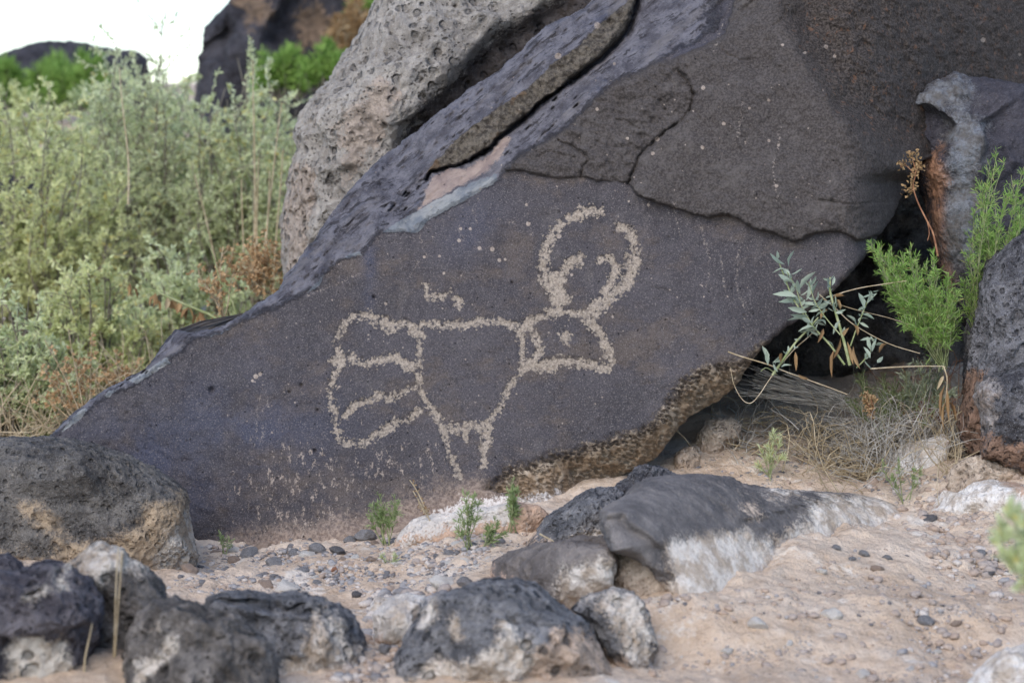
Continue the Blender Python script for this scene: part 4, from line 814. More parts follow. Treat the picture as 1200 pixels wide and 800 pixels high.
# ------------------------------------------------------------------ plants
def leaf_mat(name, c1, c2, c3=None, trans=.25):
    n = N(name); v_ = n.attr('var'); c = n.mix(n.ss(v_, 0, 1), c1, c2)
    if c3: c = n.mix(n.ss(v_, .9, .97), c, c3)
    m = n.done(c, None, .7)
    n.b.inputs['Transmission Weight'].default_value = 0
    tr = n.t.nodes.new('ShaderNodeBsdfTranslucent'); n.t.links.new(c, tr.inputs[0]); mx = n.t.nodes.new('ShaderNodeMixShader'); mx.inputs[0].default_value = trans
    n.t.links.new(n.b.outputs[0], mx.inputs[1]); n.t.links.new(tr.outputs[0], mx.inputs[2]); n.t.links.new(mx.outputs[0], n.t.nodes['Material Output'].inputs[0])
    return m
def unit(a): return a / (np.linalg.norm(a, axis=-1, keepdims=True) + 1e-9)
def leaves(P, D, L, Wd, r_, fold=.3, droop=0.0):
    n_ = len(P); D = unit(D); side = unit(np.cross(D, r_.normal(size=(n_, 3)))); nr = np.cross(D, side)
    L = np.broadcast_to(L, n_)[:, None]; Wd = np.broadcast_to(Wd, n_)[:, None]
    m1 = P + D * L * .35 + nr * L * .04; m2 = P + D * L * .7 - np.array([0, 0, 1]) * L * droop * .5
    tip = P + D * L - np.array([0, 0, 1]) * L * droop
    V_ = np.stack([P, m1 + side * Wd * .5 + nr * Wd * fold, m2 + side * Wd * .42 + nr * Wd * fold, tip, m2 - side * Wd * .42 + nr * Wd * fold, m1 - side * Wd * .5 + nr * Wd * fold, m1, m2], 1)
    q = np.arange(n_)[:, None] * 8
    F_ = np.concatenate([q + np.array([0, 6, 1, 1]), q + np.array([6, 7, 2, 1]), q + np.array([7, 3, 2, 2]), q + np.array([0, 5, 6, 6]), q + np.array([5, 4, 7, 6]), q + np.array([4, 3, 7, 7])])
    T = np.concatenate([F_[:, [0, 1, 2]], F_[:, [0, 2, 3]]]); T = T[(T[:, 0] != T[:, 1]) & (T[:, 1] != T[:, 2]) & (T[:, 0] != T[:, 2])]
    return V_.reshape(-1, 3), T, 8
def tubes(paths, radii, sides=4):
    Vs_, Fs_ = [], []; o_ = 0
    for P, R in zip(paths, radii):
        P = np.asarray(P, float); k = len(P); R = np.linspace(R[0], R[1], k)
        T = unit(np.gradient(P, axis=0)); up = np.array([.3, .9, .2]); a = unit(np.cross(T, up)); b = np.cross(T, a)
        th = np.arange(sides) * 2 * math.pi / sides
        ring = P[:, None, :] + R[:, None, None] * (a[:, None, :] * np.cos(th)[None, :, None] + b[:, None, :] * np.sin(th)[None, :, None])
        Vs_.append(ring.reshape(-1, 3)); i = np.arange(k - 1)[:, None] * sides; j = np.arange(sides)[None]; j2 = (j + 1) % sides
        Fs_.append(np.stack([i + j, i + j2, i + sides + j2, i + sides + j], -1).reshape(-1, 4) + o_); o_ += k * sides
    return np.concatenate(Vs_), np.concatenate(Fs_)
m_sage = leaf_mat('sage_leaf', (.58, .64, .34), (.76, .80, .54), (.74, .66, .26), trans=.5)
m_sage2 = leaf_mat('yellow_green_leaf', (.60, .64, .30), (.80, .82, .48), (.80, .66, .22), trans=.5)
m_green = leaf_mat('bright_green_leaf', (.17, .30, .06), (.34, .50, .13), trans=.4)
m_fresh = leaf_mat('fresh_green_leaf', (.20, .36, .07), (.38, .56, .17), (.45, .46, .16), trans=.35)
m_silver = leaf_mat('silver_leaf', (.29, .36, .28), (.46, .53, .42), trans=.35)
m_dryl = leaf_mat('dry_leaf', (.22, .13, .06), (.42, .28, .14), (.5, .4, .25))
m_orange = leaf_mat('orange_dry_leaf', (.38, .24, .12), (.60, .42, .24), trans=.3)
def stem_mat(name, a, b):
    n = N(name); return n.done(n.mix(n.ss(n.noise(60, 4), .35, .65), a, b), n.mul(n.noise(300, 2), .0008))
m_twig = stem_mat('grey_twig', (.13, .11, .085), (.28, .25, .20))
m_straw = stem_mat('straw_stem', (.36, .28, .17), (.55, .46, .32))
m_greyst = stem_mat('bleached_grass', (.28, .26, .23), (.48, .45, .40))
m_gst = stem_mat('green_stem', (.20, .24, .10), (.34, .36, .20))
m_red = stem_mat('rusty_stem', (.20, .09, .05), (.38, .2, .11))
def plant(name, label, cat, base, parts, group=None):
    root = empty(name, base); tag(root, label, cat, group)
    for (pn, V_, F_, m, attrs) in parts:
        if len(V_): link(pn, mk_mesh(pn, V_, F_, m, True, attrs, origin=base), root)
    return root
def arc(a, b, r_, bend=.15, k=9, sag=0.0):
    a, b = np.array(a), np.array(b); t = np.linspace(0, 1, k)[:, None]; L = np.linalg.norm(b - a)
    off = r_.normal(size=3) * L * bend; off2 = r_.normal(size=3) * L * bend * .35
    return a + (b - a) * t + off * (t * (1 - t)) + off2 * np.sin(t * 2 * math.pi) * .4 + np.array([0, 0, sag * L]) * (t * (1 - t)) * 4
def bush(label, cx, base_py, Y, rx, top_py, seed, mat, nst=46, ntw=12, nlf=16, ll=.014, lw=.0052, name='sagebrush', cat='bush', group=None, spread=.35, stemmat=None, up=.45, fill=.35):
    if name == 'sagebrush': nst = int(nst * 1.35); nlf = int(nlf * 2.0)
    r_ = np.random.RandomState(seed); base = at(cx, base_py, Y); base[2] = gz(base[0], base[1])[0] if base_py > 300 else base[2]
    h = (base_py - top_py) * K * Y; wx = rx * K * Y; ps, rad, LP, LD = [], [], [], []
    for i in range(nst):
        u = r_.uniform(-1, 1); v_ = r_.uniform(-1, 1); hh = (1 - .55 * u * u) * r_.uniform(fill, 1.0) * (h * (.85 + .15 * r_.rand()))
        tip = base + np.array([u * wx, v_ * wx * .55, hh]); b0 = base + np.array([u * wx * spread, v_ * wx * .2, -.02])
        p = arc(b0, tip, r_, .18); ps.append(p); rad.append((.0045, .0012))
        for j in range(ntw):
            t = r_.uniform(.25, 1.0); k = t * 8; a0 = p[int(min(k, 7))] * (1 - (k - int(min(k, 7)))) + p[min(int(k) + 1, 8)] * (k - int(min(k, 7)))
            d = unit(r_.normal(size=3) * np.array([1, 1, .6]) + np.array([0, 0, up * 2])); tl = h * r_.uniform(.06, .17)
            q = arc(a0, a0 + d * tl, r_, .2, 5); ps.append(q); rad.append((.0015, .0007))
            tt = r_.uniform(.1, 1, nlf); kk = tt * 4; ii = np.minimum(kk.astype(int), 3); f = (kk - ii)[:, None]
            LP.append(q[ii] * (1 - f) + q[ii + 1] * f); LD.append(d * .8 + r_.normal(size=(nlf, 3)) * .6)
    sv, sf = tubes(ps, rad, 3); LP = np.concatenate(LP); LD = np.concatenate(LD)
    lv, lf, kk = leaves(LP, LD, ll * r_.uniform(.6, 1.4, len(LP)), lw * r_.uniform(.7, 1.3, len(LP)), r_)
    var = np.repeat(np.clip(r_.rand(len(LP)) * .8 + .2 * fbm(LP * 6, seed, 2) + .1, 0, 1), kk)
    return plant(name, label, cat, base, [('stems', sv, sf, stemmat or m_twig, None), ('foliage', lv, lf, mat, {'var': var})], group)
G1 = 'pale green bushes left of the boulders'
bush('wide pale yellow-green bush filling the far left, behind the rounded boulder', 40, 480, 6.1, 150, 125, 1, m_sage2, 60, 13, 16, group=G1)
bush('tall pale green bush with the highest loose twigs, left of the pitted boulder', 165, 450, 6.6, 105, 68, 2, m_sage, 52, 13, 15, group=G1, fill=.3)
bush('pale green bush right against the pitted boulder, reaching above its left side', 290, 400, 6.4, 75, 45, 3, m_sage, 48, 12, 16, group=G1)
bush('few loose tall twigs reaching into the sky above the thicket', 185, 430, 6.45, 22, 12, 17, m_sage, nst=5, ntw=26, nlf=9, group=G1, fill=.8, spread=.8)
bush('low pale green bush just behind the sloping ridge of the carved boulder', 215, 400, 5.6, 95, 215, 4, m_sage, 44, 11, 15, ll=.014, group=G1)
bush('low grey-green bush at the left edge directly above the rounded boulder', 15, 520, 5.0, 80, 330, 5, m_sage, 40, 10, 14, ll=.013, lw=.0055, group=G1)
bush('grey-green bush between the low left bush and the orange dry stalks', 110, 490, 5.4, 85, 270, 6, m_sage2, 40, 10, 12, ll=.013, lw=.0055, group=G1)
bush('pale green bush further up the slope at far left, below the bright green shrubs', 20, 330, 8.0, 150, 165, 7, m_sage2, 50, 12, 14, ll=.02, lw=.009, group=G1)
bush('pale green bush further up the slope in the middle of the thicket', 180, 330, 8.3, 120, 150, 8, m_sage, 50, 12, 14, ll=.02, lw=.009, group=G1)
bush('pale green bush further up the slope beside the pitted boulder', 320, 300, 7.6, 90, 110, 9, m_sage, 50, 12, 14, ll=.02, lw=.009, group=G1)
G2 = 'bright green shrubs on the rise'
bush('bright green shrub in front of the humped far rock', 40, 125, 11.0, 75, 62, 11, m_green, 60, 8, 10, ll=.05, lw=.008, name='green_shrub', cat='shrub', group=G2, up=1.0, spread=.8)
bush('bright green shrub right of the humped far rock, partly behind twigs', 95, 130, 10.5, 40, 66, 12, m_green, 40, 8, 10, ll=.05, lw=.008, name='green_shrub', cat='shrub', group=G2, up=1.0, spread=.8)
bush('bright green shrub below the skyline outcrop', 330, 110, 8.4, 30, 48, 13, m_green, 40, 8, 10, ll=.035, lw=.006, name='green_shrub', cat='shrub', group=G2, up=1.0, spread=.8)
bush('bright green shrub between the outcrop and the pitted boulder', 385, 100, 8.2, 32, 52, 14, m_green, 40, 8, 10, ll=.03, lw=.006, name='green_shrub', cat='shrub', group=G2, up=1.0, spread=.8)
bush('tan dry shrub on the outcrop just left of the pitted boulder top', 412, 70, 8.6, 26, -5, 15, m_dryl, 40, 7, 8, ll=.03, lw=.006, name='dry_shrub', cat='shrub', up=1.0, spread=.8, stemmat=m_straw)
bush('green shrub peeking behind the top of the pitted boulder', 428, 25, 8.8, 18, -20, 16, m_green, 26, 6, 8, ll=.03, lw=.006, name='green_shrub', cat='shrub', group=G2, up=1.0, spread=.8)
# orange dry flower stalks
def dry_spray(label, base, tips, Y, seed, mat=None, ll=.012, stem=None, nc=15, clus=.012, name='dry_flower_stalk', cat='dry plant', group=None, up=.6, tmin=.45):
    r_ = np.random.RandomState(seed); B = at(base[0], base[1], Y); ps, rd, LP, LD = [], [], [], []
    for (tx_, ty_) in tips:
        T = at(tx_, ty_, Y + r_.uniform(-.04, .04)); p = arc(B, T, r_, .15, 9); ps.append(p); rd.append((.0022, .001))
        for j in range(nc):
            t = r_.uniform(tmin, 1); q = p[int(t * 8)]; d = unit(r_.normal(size=3) + np.array([0, 0, up])); e = q + d * clus * r_.uniform(.5, 2.2)
            ps.append(np.array([q, e])); rd.append((.0006, .0004)); LP.append(np.repeat(e[None], 4, 0)); LD.append(d + r_.normal(size=(4, 3)))
    sv, sf = tubes(ps, rd, 3); LP = np.concatenate(LP); lv, lf, kk = leaves(LP, np.concatenate(LD), ll * r_.uniform(.4, 1, len(LP)), ll * .45, r_)
    return plant(name, label, cat, B, [('stems', sv, sf, stem or m_straw, None), ('dry_flowers', lv, lf, mat or m_orange, {'var': np.repeat(r_.rand(len(LP)), kk)})], group)
dry_spray('orange dry branching stalks above the rounded boulder', (100, 500), [(52, 398), (80, 385), (108, 388), (50, 425), (60, 445), (90, 420), (40, 460), (100, 440), (75, 470)], 4.75, 21, clus=.014)
dry_spray('orange dry stalks further right, beside the boulder ridge', (150, 470), [(118, 425), (135, 408), (155, 420), (125, 445)], 4.9, 22)
dry_spray('orange dry stalks rising just left of the pitted boulder', (262, 375), [(262, 290), (275, 280), (250, 320), (240, 330), (282, 300), (232, 315)], 5.0, 23, clus=.014)
dry_spray('tuft of golden dry growth wedged beside the pitted boulder foot', (300, 345), [(290, 300), (305, 290), (318, 285), (325, 300), (312, 320), (296, 315)], 5.05, 24, nc=40, clus=.02)
# dry grass tangles
def tangle(label, cx, cy, Y, sx, sy, num, seed, mat, lng=(.05, .16), rad=.0007, flat=.35, dirn=None, lift=0.0):
    r_ = np.random.RandomState(seed); ps = []; B = at(cx, cy, Y); B[2] = gz(B[0], B[1])[0]
    for i in range(num):
        b = at(cx + r_.normal() * sx, cy + r_.normal() * sy * .5, Y + r_.normal() * .07); b[2] = gz(b[0], b[1])[0] + lift * r_.uniform(0, 2.5) + abs(r_.normal()) * sy * .3 * K * Y
        d = r_.normal(size=3); d[2] = abs(d[2]) * flat
        if dirn is not None: d = np.array(dirn) + r_.normal(size=3) * .25
        d = unit(d); e = b + d * r_.uniform(*lng); ps.append(arc(b, e, r_, .35, 6, sag=.1))
    sv, sf = tubes(ps, [(rad * r_.uniform(.5, 2.3), rad * .5) for _ in ps], 3)
    return plant('dry_grass_tuft', label, 'dry grass', B, [('blades', sv, sf, mat, None)])
# drooping green stalk with dry tan leaves
r_ = np.random.RandomState(5); Yd = 4.95; p1 = at([262, 245, 220, 195, 175], [379, 368, 358, 347, 338], Yd); LPp = at([250, 235, 220, 209, 197, 181, 152], [372, 365, 360, 352, 350, 345, 333], Yd); LPp = np.repeat(LPp, 4, 0) + r_.normal(size=(28, 3)) * .003
sv, sf = tubes([p1, at([278, 270, 258, 250, 240], [372, 345, 330, 300, 270], Yd)], [(.004, .002), (.002, .0012)], 5)
lv, lf, kk = leaves(LPp, r_.normal(size=(28, 3)) * .25 + np.array([0, 0, -1.0]), .028, .012, r_)
plant('drooping_stalk', 'yellow-green arching stalk hung with tan withered leaves', 'dry plant', at(262, 379, Yd), [('stem', sv, sf, m_gst, None), ('withered_leaves', lv, lf, m_dryl, {'var': np.repeat(r_.rand(28), kk)})])
# straw culms among the bushes
r_ = np.random.RandomState(9); ps = []; B = at(290, 330, 5.6)
for (a, b) in [((300, 300), (298, 180)), ((305, 300), (303, 185)), ((285, 290), (283, 210)), ((310, 250), (330, 120)), ((298, 250), (296, 70)), ((270, 330), (228, 205)), ((150, 200), (140, 80)), ((310, 330), (316, 200)), ((320, 310), (332, 175))]:
    ps.append(arc(at(a[0], a[1] + 40, 5.6), at(b[0], b[1], 5.6), r_, .05))
sv, sf = tubes(ps, [(.0025, .0012)] * len(ps), 4)
plant('straw_tuft', 'tall thin straw stems standing in front of the pale bushes', 'dry grass', B, [('stems', sv, sf, m_straw, None)])

tangle('straw-coloured dead stems at the foot of the low left bush', 70, 440, 4.9, 60, 40, 170, 91, m_straw, lng=(.08, .22), flat=1.2, rad=.0011)
tangle('straw-coloured dead stems between the bushes and the boulder ridge', 200, 360, 5.1, 60, 36, 170, 92, m_straw, lng=(.08, .22), flat=1.2, rad=.0011)
# silver-leaved plant in front of the shaded gap
def px(l, Y): return at([q[0] for q in l], [q[1] for q in l], Y)
Ys = 3.92; r_ = np.random.RandomState(31)
S = [([(997, 428), (990, 400), (980, 365), (974, 342), (974, 325)], .0042), ([(992, 425), (975, 402), (955, 380), (933, 350), (920, 318), (912, 297)], .0028), ([(908, 438), (922, 418), (935, 400), (950, 384), (962, 370)], .0034), ([(997, 405), (1004, 385), (1010, 370), (1018, 350), (1022, 342)], .0018),
     ([(955, 385), (942, 362), (935, 340), (925, 322)], .0016), ([(985, 392), (968, 372), (955, 352), (948, 330)], .0016), ([(893, 432), (900, 428), (912, 436)], .001), ([(1000, 430), (1010, 420), (1020, 404), (1020, 396)], .0018)]
S2 = [([(975, 347), (990, 342), (1010, 337), (1035, 333), (1062, 329)], .0016), ([(853, 412), (870, 418), (900, 427), (925, 437), (950, 446), (975, 455), (993, 462)], .0019), ([(960, 345), (980, 362), (1000, 380), (1040, 402), (1078, 414)], .0016), ([(963, 350), (1000, 362), (1040, 372), (1065, 380)], .0010),
      ([(962, 372), (952, 390), (930, 410), (905, 440), (890, 462), (880, 472), (870, 468), (860, 450), (856, 430)], .0014), ([(1020, 432), (1050, 430), (1080, 429), (1106, 429)], .002), ([(1106, 429), (1110, 445), (1108, 470)], .0022)]
pathS = [spline(px(l, Ys), 4) for l, _ in S]; pathT = [spline(px(l, Ys + .02), 4) for l, _ in S2]
pathS = [p + .004 * r_.normal(size=(1, 3)) for p in pathS]
sv, sf = tubes(pathS, [(w_ * .7, w_ * .35) for _, w_ in S], 6); tv, tf = tubes(pathT, [(w_ * .65, w_ * .4) for _, w_ in S2], 5)
LL = [((920, 310), (902, 293)), ((924, 312), (931, 290)), ((921, 315), (905, 318)), ((930, 330), (912, 318)), ((936, 340), (956, 314)), ((938, 345), (934, 325)), ((935, 348), (905, 341)), ((942, 355), (912, 350)), ((940, 352), (935, 345)), ((945, 352), (950, 322)), ((952, 350), (959, 325)), ((950, 362), (965, 345)), ((946, 366), (923, 357)),
      ((948, 370), (926, 365)), ((945, 376), (922, 372)), ((955, 372), (970, 362)), ((955, 383), (935, 386)), ((960, 388), (937, 387)), ((974, 338), (970, 322)), ((975, 335), (978, 322)), ((1013, 362), (1006, 340)), ((1016, 356), (1028, 341)), ((1018, 352), (1020, 342)), ((1010, 368), (1025, 372)), ((1015, 360), (1005, 362)),
      ((900, 425), (893, 402)), ((900, 428), (898, 408)), ((908, 428), (916, 414)), ((905, 425), (920, 422)), ((930, 410), (930, 402)), ((985, 375), (976, 390)), ((1020, 410), (1017, 392)), ((1022, 412), (1027, 396)), ((1020, 420), (1012, 404)), ((1028, 425), (1035, 415)), ((968, 380), (960, 372)), ((975, 355), (965, 350)), ((1003, 378), (992, 367)), ((930, 358), (920, 345)), ((938, 365), (950, 356)),
      ((978, 408), (965, 395)), ((915, 430), (928, 426)), ((912, 436), (906, 424)), ((952, 378), (940, 370)), ((926, 322), (940, 312)), ((958, 362), (972, 352))]
P_ = np.array([at(*a, Ys - .004) for a, b in LL]); Q_ = np.array([at(*b, Ys + r_.uniform(-.025, .02)) for a, b in LL]); Ld = np.linalg.norm(Q_ - P_, axis=1)
ex, ed_ = [], []
for p in pathS[:6] + pathS[7:]:
    for q in range(16):
        i = r_.randint(int(len(p) * .35), len(p) - 1); ex.append(p[i] + r_.normal(size=3) * .001); ed_.append(unit(p[i + 1] - p[i]) * .8 + r_.normal(size=3) * .7)
nL = len(P_) + len(ex); P_ = np.concatenate([P_, ex]); Dr = np.concatenate([Q_[:len(Ld)] - P_[:len(Ld)], ed_]); Ld = np.concatenate([Ld, r_.uniform(.010, .024, len(ex))])
lv, lf, kk = leaves(P_, Dr, Ld, np.clip(Ld * .27, .003, .010), r_, droop=.12)
DLv = [((993, 400), (1000, 425)), ((985, 395), (975, 420)), ((1000, 405), (1008, 430)), ((978, 350), (985, 362)), ((976, 350), (990, 345)), ((932, 412), (933, 433)), ((915, 425), (916, 412)), ((978, 408), (975, 440)), ((988, 395), (995, 382)), ((1000, 380), (1005, 392)), ((965, 385), (958, 400)), ((970, 362), (962, 372)), ((1108, 450), (1102, 485)), ((1110, 455), (1112, 490)), ((1106, 440), (1098, 455)), ((935, 438), (948, 442)), ((1040, 402), (1030, 412)), ((1108, 470), (1106, 500)), ((1112, 470), (1120, 492))]
P_ = np.array([at(*a, Ys) for a, b in DLv]); Q_ = np.array([at(*b, Ys - .01) for a, b in DLv])
dv_, df_, k2 = leaves(P_, Q_ - P_, np.linalg.norm(Q_ - P_, axis=1), .006, r_, fold=.8, droop=.1)
plant('silver_leaved_plant', 'silvery leaved plant with long pale stems before the dark gap', 'plant', at(997, 430, Ys), [('stems', sv, sf, m_gst, None), ('dry_stems', tv, tf, m_straw, None), ('leaves', lv, lf, m_silver, {'var': np.repeat(r_.rand(nL), kk)}), ('withered_leaves', dv_, df_, m_dryl, {'var': np.repeat(r_.rand(len(DLv)), k2)})])

# bright green feathery shrub
def feathery(label, base, tips, Y, seed, mat, den=30, ll=.011, name='green_shrub', cat='shrub', group=None, stemr=.0012, ysp=.06, lw=.0012, twl=.03, stemm=None):
    r_ = np.random.RandomState(seed); B = at(base[0], base[1], Y); ps, rd, LP, LD = [], [], [], []
    for (tx_, ty_) in tips:
        T = at(tx_, ty_, Y + r_.uniform(-ysp, ysp)); p = arc(B + r_.normal(size=3) * .004, T, r_, .12, 12); ps.append(p); rd.append((stemr, stemr * .5)); ax = unit(T - p[5])
        for j in range(den):
            t = r_.uniform(.3, 1) ** .8; k = t * 11; i = int(min(k, 10)); q = p[i] * (1 - k + i) + p[i + 1] * (k - i)
            d = unit(ax * .9 + r_.normal(size=3) * .55 + np.array([0, 0, .25])); e = q + d * twl * r_.uniform(.3, 1.2) * (1.15 - t * .6)
            ps.append(np.array([q, e])); rd.append((.0005, .0004)); m_ = 6; f = r_.uniform(.1, 1, m_)[:, None]
            LP.append(q + (e - q) * f); LD.append(d + r_.normal(size=(m_, 3)) * .45)
    sv, sf = tubes(ps, rd, 3); LP = np.concatenate(LP); lv, lf, kk = leaves(LP, np.concatenate(LD), ll * r_.uniform(.6, 1.3, len(LP)), lw, r_, fold=.2)
    return plant(name, label, cat, B, [('stems', sv, sf, stemm or m_gst, None), ('foliage', lv, lf, mat, {'var': np.repeat(r_.rand(len(LP)), kk)})], group)
r_ = np.random.RandomState(41)
tips = [(1022, 292), (1030, 300), (1045, 295), (1058, 300), (1066, 296), (1040, 312), (1060, 318), (1075, 305), (1085, 312), (1095, 300), (1050, 335), (1045, 345), (1065, 345), (1080, 330), (1100, 320), (1110, 330), (1090, 345), (1105, 350), (1120, 345), (1070, 365), (1090, 370), (1110, 370), (1032, 290)]
feathery('bright green feathery shrub spilling over the dark gap', (1105, 430), tips + [(1030, 305), (1050, 350), (1040, 330), (1060, 380), (1085, 390), (1105, 385), (1120, 370), (1070, 340), (1055, 310)], 3.98, 42, m_fresh, 40)
tips = [(1168, 182), (1160, 195), (1178, 190), (1185, 205), (1148, 218), (1152, 232), (1165, 225), (1180, 230), (1190, 215), (1200, 195), (1205, 220), (1142, 245), (1155, 255), (1170, 260), (1190, 250), (1200, 262), (1150, 280), (1165, 290), (1180, 282), (1135, 300), (1145, 315), (1130, 330), (1160, 270), (1212, 240), (1220, 210), (1195, 235)]
feathery('tall bright green feathery shrub in front of the fractured block at the right edge', (1150, 430), tips, 4.06, 43, m_fresh, 34)
feathery('small dull green shrublet growing out of the dry grass tangle', (1030, 510), [(1008, 440), (1015, 455), (1035, 445), (1050, 450), (1060, 465), (1020, 470), (1000, 475), (1045, 475), (1070, 470), (1035, 460)], 4.1, 44, leaf_mat('dull_green_leaf', (.09, .12, .05), (.19, .23, .10)), 24, name='green_shrub')
feathery('grey-green shrublet in the twigs between the feathery shrub and the black boulder', (1085, 500), [(1062, 440), (1075, 430), (1090, 425), (1105, 435), (1098, 450), (1070, 455), (1112, 460), (1055, 465)], 4.05, 48, leaf_mat('dusty_green_leaf', (.20, .23, .15), (.34, .37, .26)), 22, lw=.002)
# seed-head stalk before the block
r_ = np.random.RandomState(45); Yk = 4.0
pth = [spline(px(l, Yk), 5) for l in ([(1099, 300), (1094, 275), (1088, 262), (1076, 238), (1070, 218), (1073, 203), (1069, 184)], [(1073, 205), (1066, 198), (1060, 193), (1055, 196)], [(1070, 222), (1066, 224)], [(1073, 203), (1078, 194)], [(1086, 258), (1089, 272), (1087, 282)])]
sv, sf = tubes(pth, [(.0020, .0009)] + [(.0008, .0006)] * 4, 5); LPp = np.concatenate([at(*c_, Yk) + r_.normal(size=(m_, 3)) * .0045 for c_, m_ in (((1069, 180), 30), ((1071, 190), 14), ((1058, 194), 26), ((1077, 196), 34), ((1073, 203), 20), ((1069, 212), 14), ((1065, 223), 26))])
lv, lf, kk = leaves(LPp, r_.normal(size=LPp.shape), .007, .004, r_)
plant('dry_flower_stalk', 'tall brown dry flower stalk standing before the fractured block', 'dry plant', at(1099, 300, Yk), [('stems', sv, sf, m_red, None), ('dry_flowers', lv, lf, m_dryl, {'var': np.repeat(r_.rand(len(LPp)) * .5 + .4, kk)})])
dry_spray('short rusty seed stalk in the dry grass tangle', (1022, 492), [(1017, 457), (1020, 465), (1019, 475)], 4.02, 46, mat=m_orange, ll=.008, nc=14, clus=.005, stem=m_red)
tangle('dense tangle of dry grey-brown grass below the silver-leaved plant', 985, 505, 4.2, 42, 26, 260, 51, m_greyst)
tangle('tangle of thin grey twigs between the feathery shrub and the black boulder', 1070, 455, 4.15, 30, 34, 260, 52, m_greyst, flat=1.2)
tangle('golden brown dry grass under the dull green shrublet', 1050, 498, 4.12, 38, 22, 200, 53, m_straw, flat=.9)
tangle('brown dry stems behind the feathery shrub in the shade', 1100, 420, 4.3, 22, 40, 140, 54, m_red, flat=1.4)
tangle('mesh of fine grey twigs hanging before the dark gap under the feathery shrub', 1045, 420, 4.0, 34, 34, 260, 59, m_greyst, lng=(.03, .10), flat=1.0, rad=.0005, lift=.035)
tangle('coarse dry straw mixed through the shaded end of the grass tangle', 1010, 470, 4.05, 40, 30, 120, 60, m_straw, lng=(.05, .16), flat=.9, rad=.0008)
tangle('thin dry twigs above the tan pitted rock', 872, 515, 4.18, 14, 20, 60, 55, m_greyst, lng=(.03, .09), flat=1.2)
tangle('sparse straw lying on the sand behind the flat slab', 930, 545, 4.15, 50, 10, 60, 56, m_straw, flat=.2, rad=.0009)
tangle('clump of straw against the foot of the black boulder', 1113, 515, 3.98, 6, 24, 50, 57, m_straw, lng=(.04, .1), flat=2)
r_ = np.random.RandomState(58); ps = []
for i in range(60):
    a = at(990 + r_.normal() * 8, 472 + r_.normal() * 6, 4.14); b = at(r_.uniform(855, 920), 435 + r_.uniform(-8, 32), 4.08); ps.append(arc(a, b, r_, .08, 8))
sv, sf = tubes(ps, [(.0009, .0005)] * 60, 3)
plant('dry_grass_tuft', 'sheaf of long bleached grass blades pointing left before the dark gap', 'dry grass', at(990, 472, 4.14), [('blades', sv, sf, m_greyst, None)])
# sprouts by the foot of the boulder
m_sprout = leaf_mat('dull_sprout_leaf', (.20, .28, .10), (.38, .46, .22), trans=.35)
def sprout(label, base, tips, seed, mat=m_sprout, den=14, ll=.009, Y=None, **kw):
    if Y is None: Y = ground_at(base[0], base[1] + 12)[1]; base = (base[0], base[1] + 9)
    return feathery(label, base, tips, Y, seed, mat, den, ll, name='green_sprout', cat='sprout', ysp=.01, lw=.0013, twl=.014, **kw)
sprout('wispy green sprout beside the big grey lumpy stone', (452, 630), [(440, 588), (444, 580), (435, 595), (452, 592), (462, 582), (466, 592), (458, 600), (433, 605), (446, 600)], 61)
sprout('taller green sprout in front of the white crusted ledge', (550, 637), [(546, 573), (556, 582), (541, 600), (552, 590), (538, 622), (560, 590)], 62)
sprout('low green sprout leaning right from the foot of the taller one', (562, 636), [(580, 612), (583, 618), (572, 622), (590, 625)], 63)
sprout('single upright green sprout nearest the tan underside of the boulder', (600, 614), [(602, 560), (605, 572), (598, 580), (604, 590)], 64, den=26)
sprout('tiny green sprout by the rounded boulder', (265, 641), [(258, 626), (262, 630), (270, 634)], 65, m_sprout, 8, .006)
sprout('yellow-green sprout between the front rock and the crusted stone', (655, 705), [(632, 678), (634, 685), (642, 695), (648, 690), (660, 698), (668, 700)], 66, m_sage2, 8, .012)
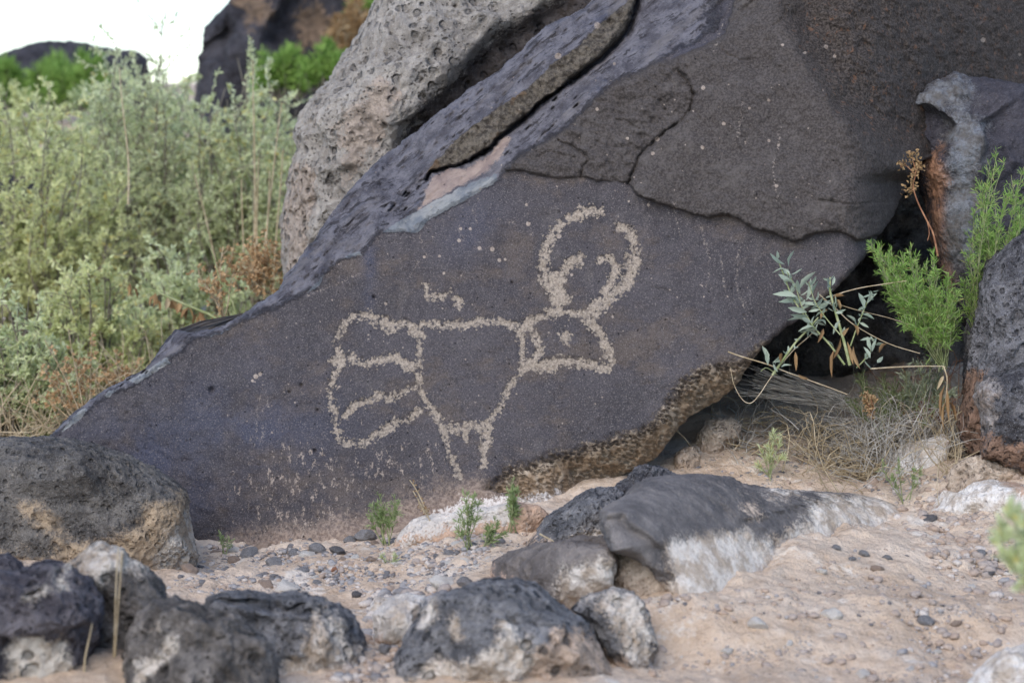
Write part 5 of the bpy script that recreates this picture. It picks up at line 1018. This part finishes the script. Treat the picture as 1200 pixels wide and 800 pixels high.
sprout('green tuft of upright blades at the edge of the flat slab', (903, 558), [(893, 530), (905, 500), (915, 520), (900, 525), (918, 535), (888, 545), (908, 510)], 67, m_sage, 9, .012, Y=4.0)
sprout('forked green sprig in front of the large white rock', (1058, 580), [(1034, 546), (1045, 556), (1052, 540), (1078, 552), (1072, 545)], 68, m_sprout, 10, .007)
sprout('flat green seedling lying on the gravel', (455, 658), [(448, 652), (465, 650), (460, 660)], 69, m_sage, 8, .006)
dry_spray('bare pale dry stalk leaning between the green sprouts', (520, 640), [(480, 562), (484, 575), (490, 588), (508, 608)], 3.8, 70, mat=m_dryl, ll=.004, nc=14, clus=.004)
feathery('soft pale green twig entering at the right edge, close to the lens', (1260, 760), [(1178, 600), (1190, 592), (1175, 620), (1192, 612), (1186, 640), (1200, 630), (1182, 655), (1210, 600)], 2.35, 71, m_sage, 16, .012, name='pale_twig', cat='twig', lw=.005, twl=.02, ysp=.03)
# pale stalks in the very front
r_ = np.random.RandomState(72); sv, sf = tubes([arc(at(130, 800, 2.9), at(139, 640, 2.9), r_, .04), arc(at(134, 800, 2.9), at(143, 645, 2.9), r_, .03), arc(at(100, 800, 2.85), at(108, 730, 2.85), r_, .1)], [(.0016, .0008)] * 3, 4)
plant('straw_stalk', 'thin pale stalks standing in front of the white topped rock', 'dry grass', at(132, 790, 2.9), [('stems', sv, sf, m_straw, None)])
# twig lying on the pitted rock, sticks on the sand
for lab, pts, rr in (('short straw lying on the pitted rock', [(632, 625), (645, 632), (655, 637)], .0014), ('long thin stick lying on the sand behind the slab', [(955, 578), (980, 562), (1005, 540)], .0016), ('short brown stick on the sand near the large white rock', [(995, 567), (1010, 566), (1024, 568)], .0022)):
    Yq = 3.44 if 'pitted' in lab else ground_at(*pts[0])[1]
    q = px(pts, Yq) if 'pitted' in lab else np.array([ground_at(*p_)[0] + np.array([0, 0, .002]) for p_ in pts])
    sv, sf = tubes([spline(q, 4)], [(rr, rr * .6)], 5); o = link('stick', mk_mesh('stick', sv, sf, m_straw, True, origin=q[0])); o.location = Vector(q[0]); tag(o, lab, 'stick')
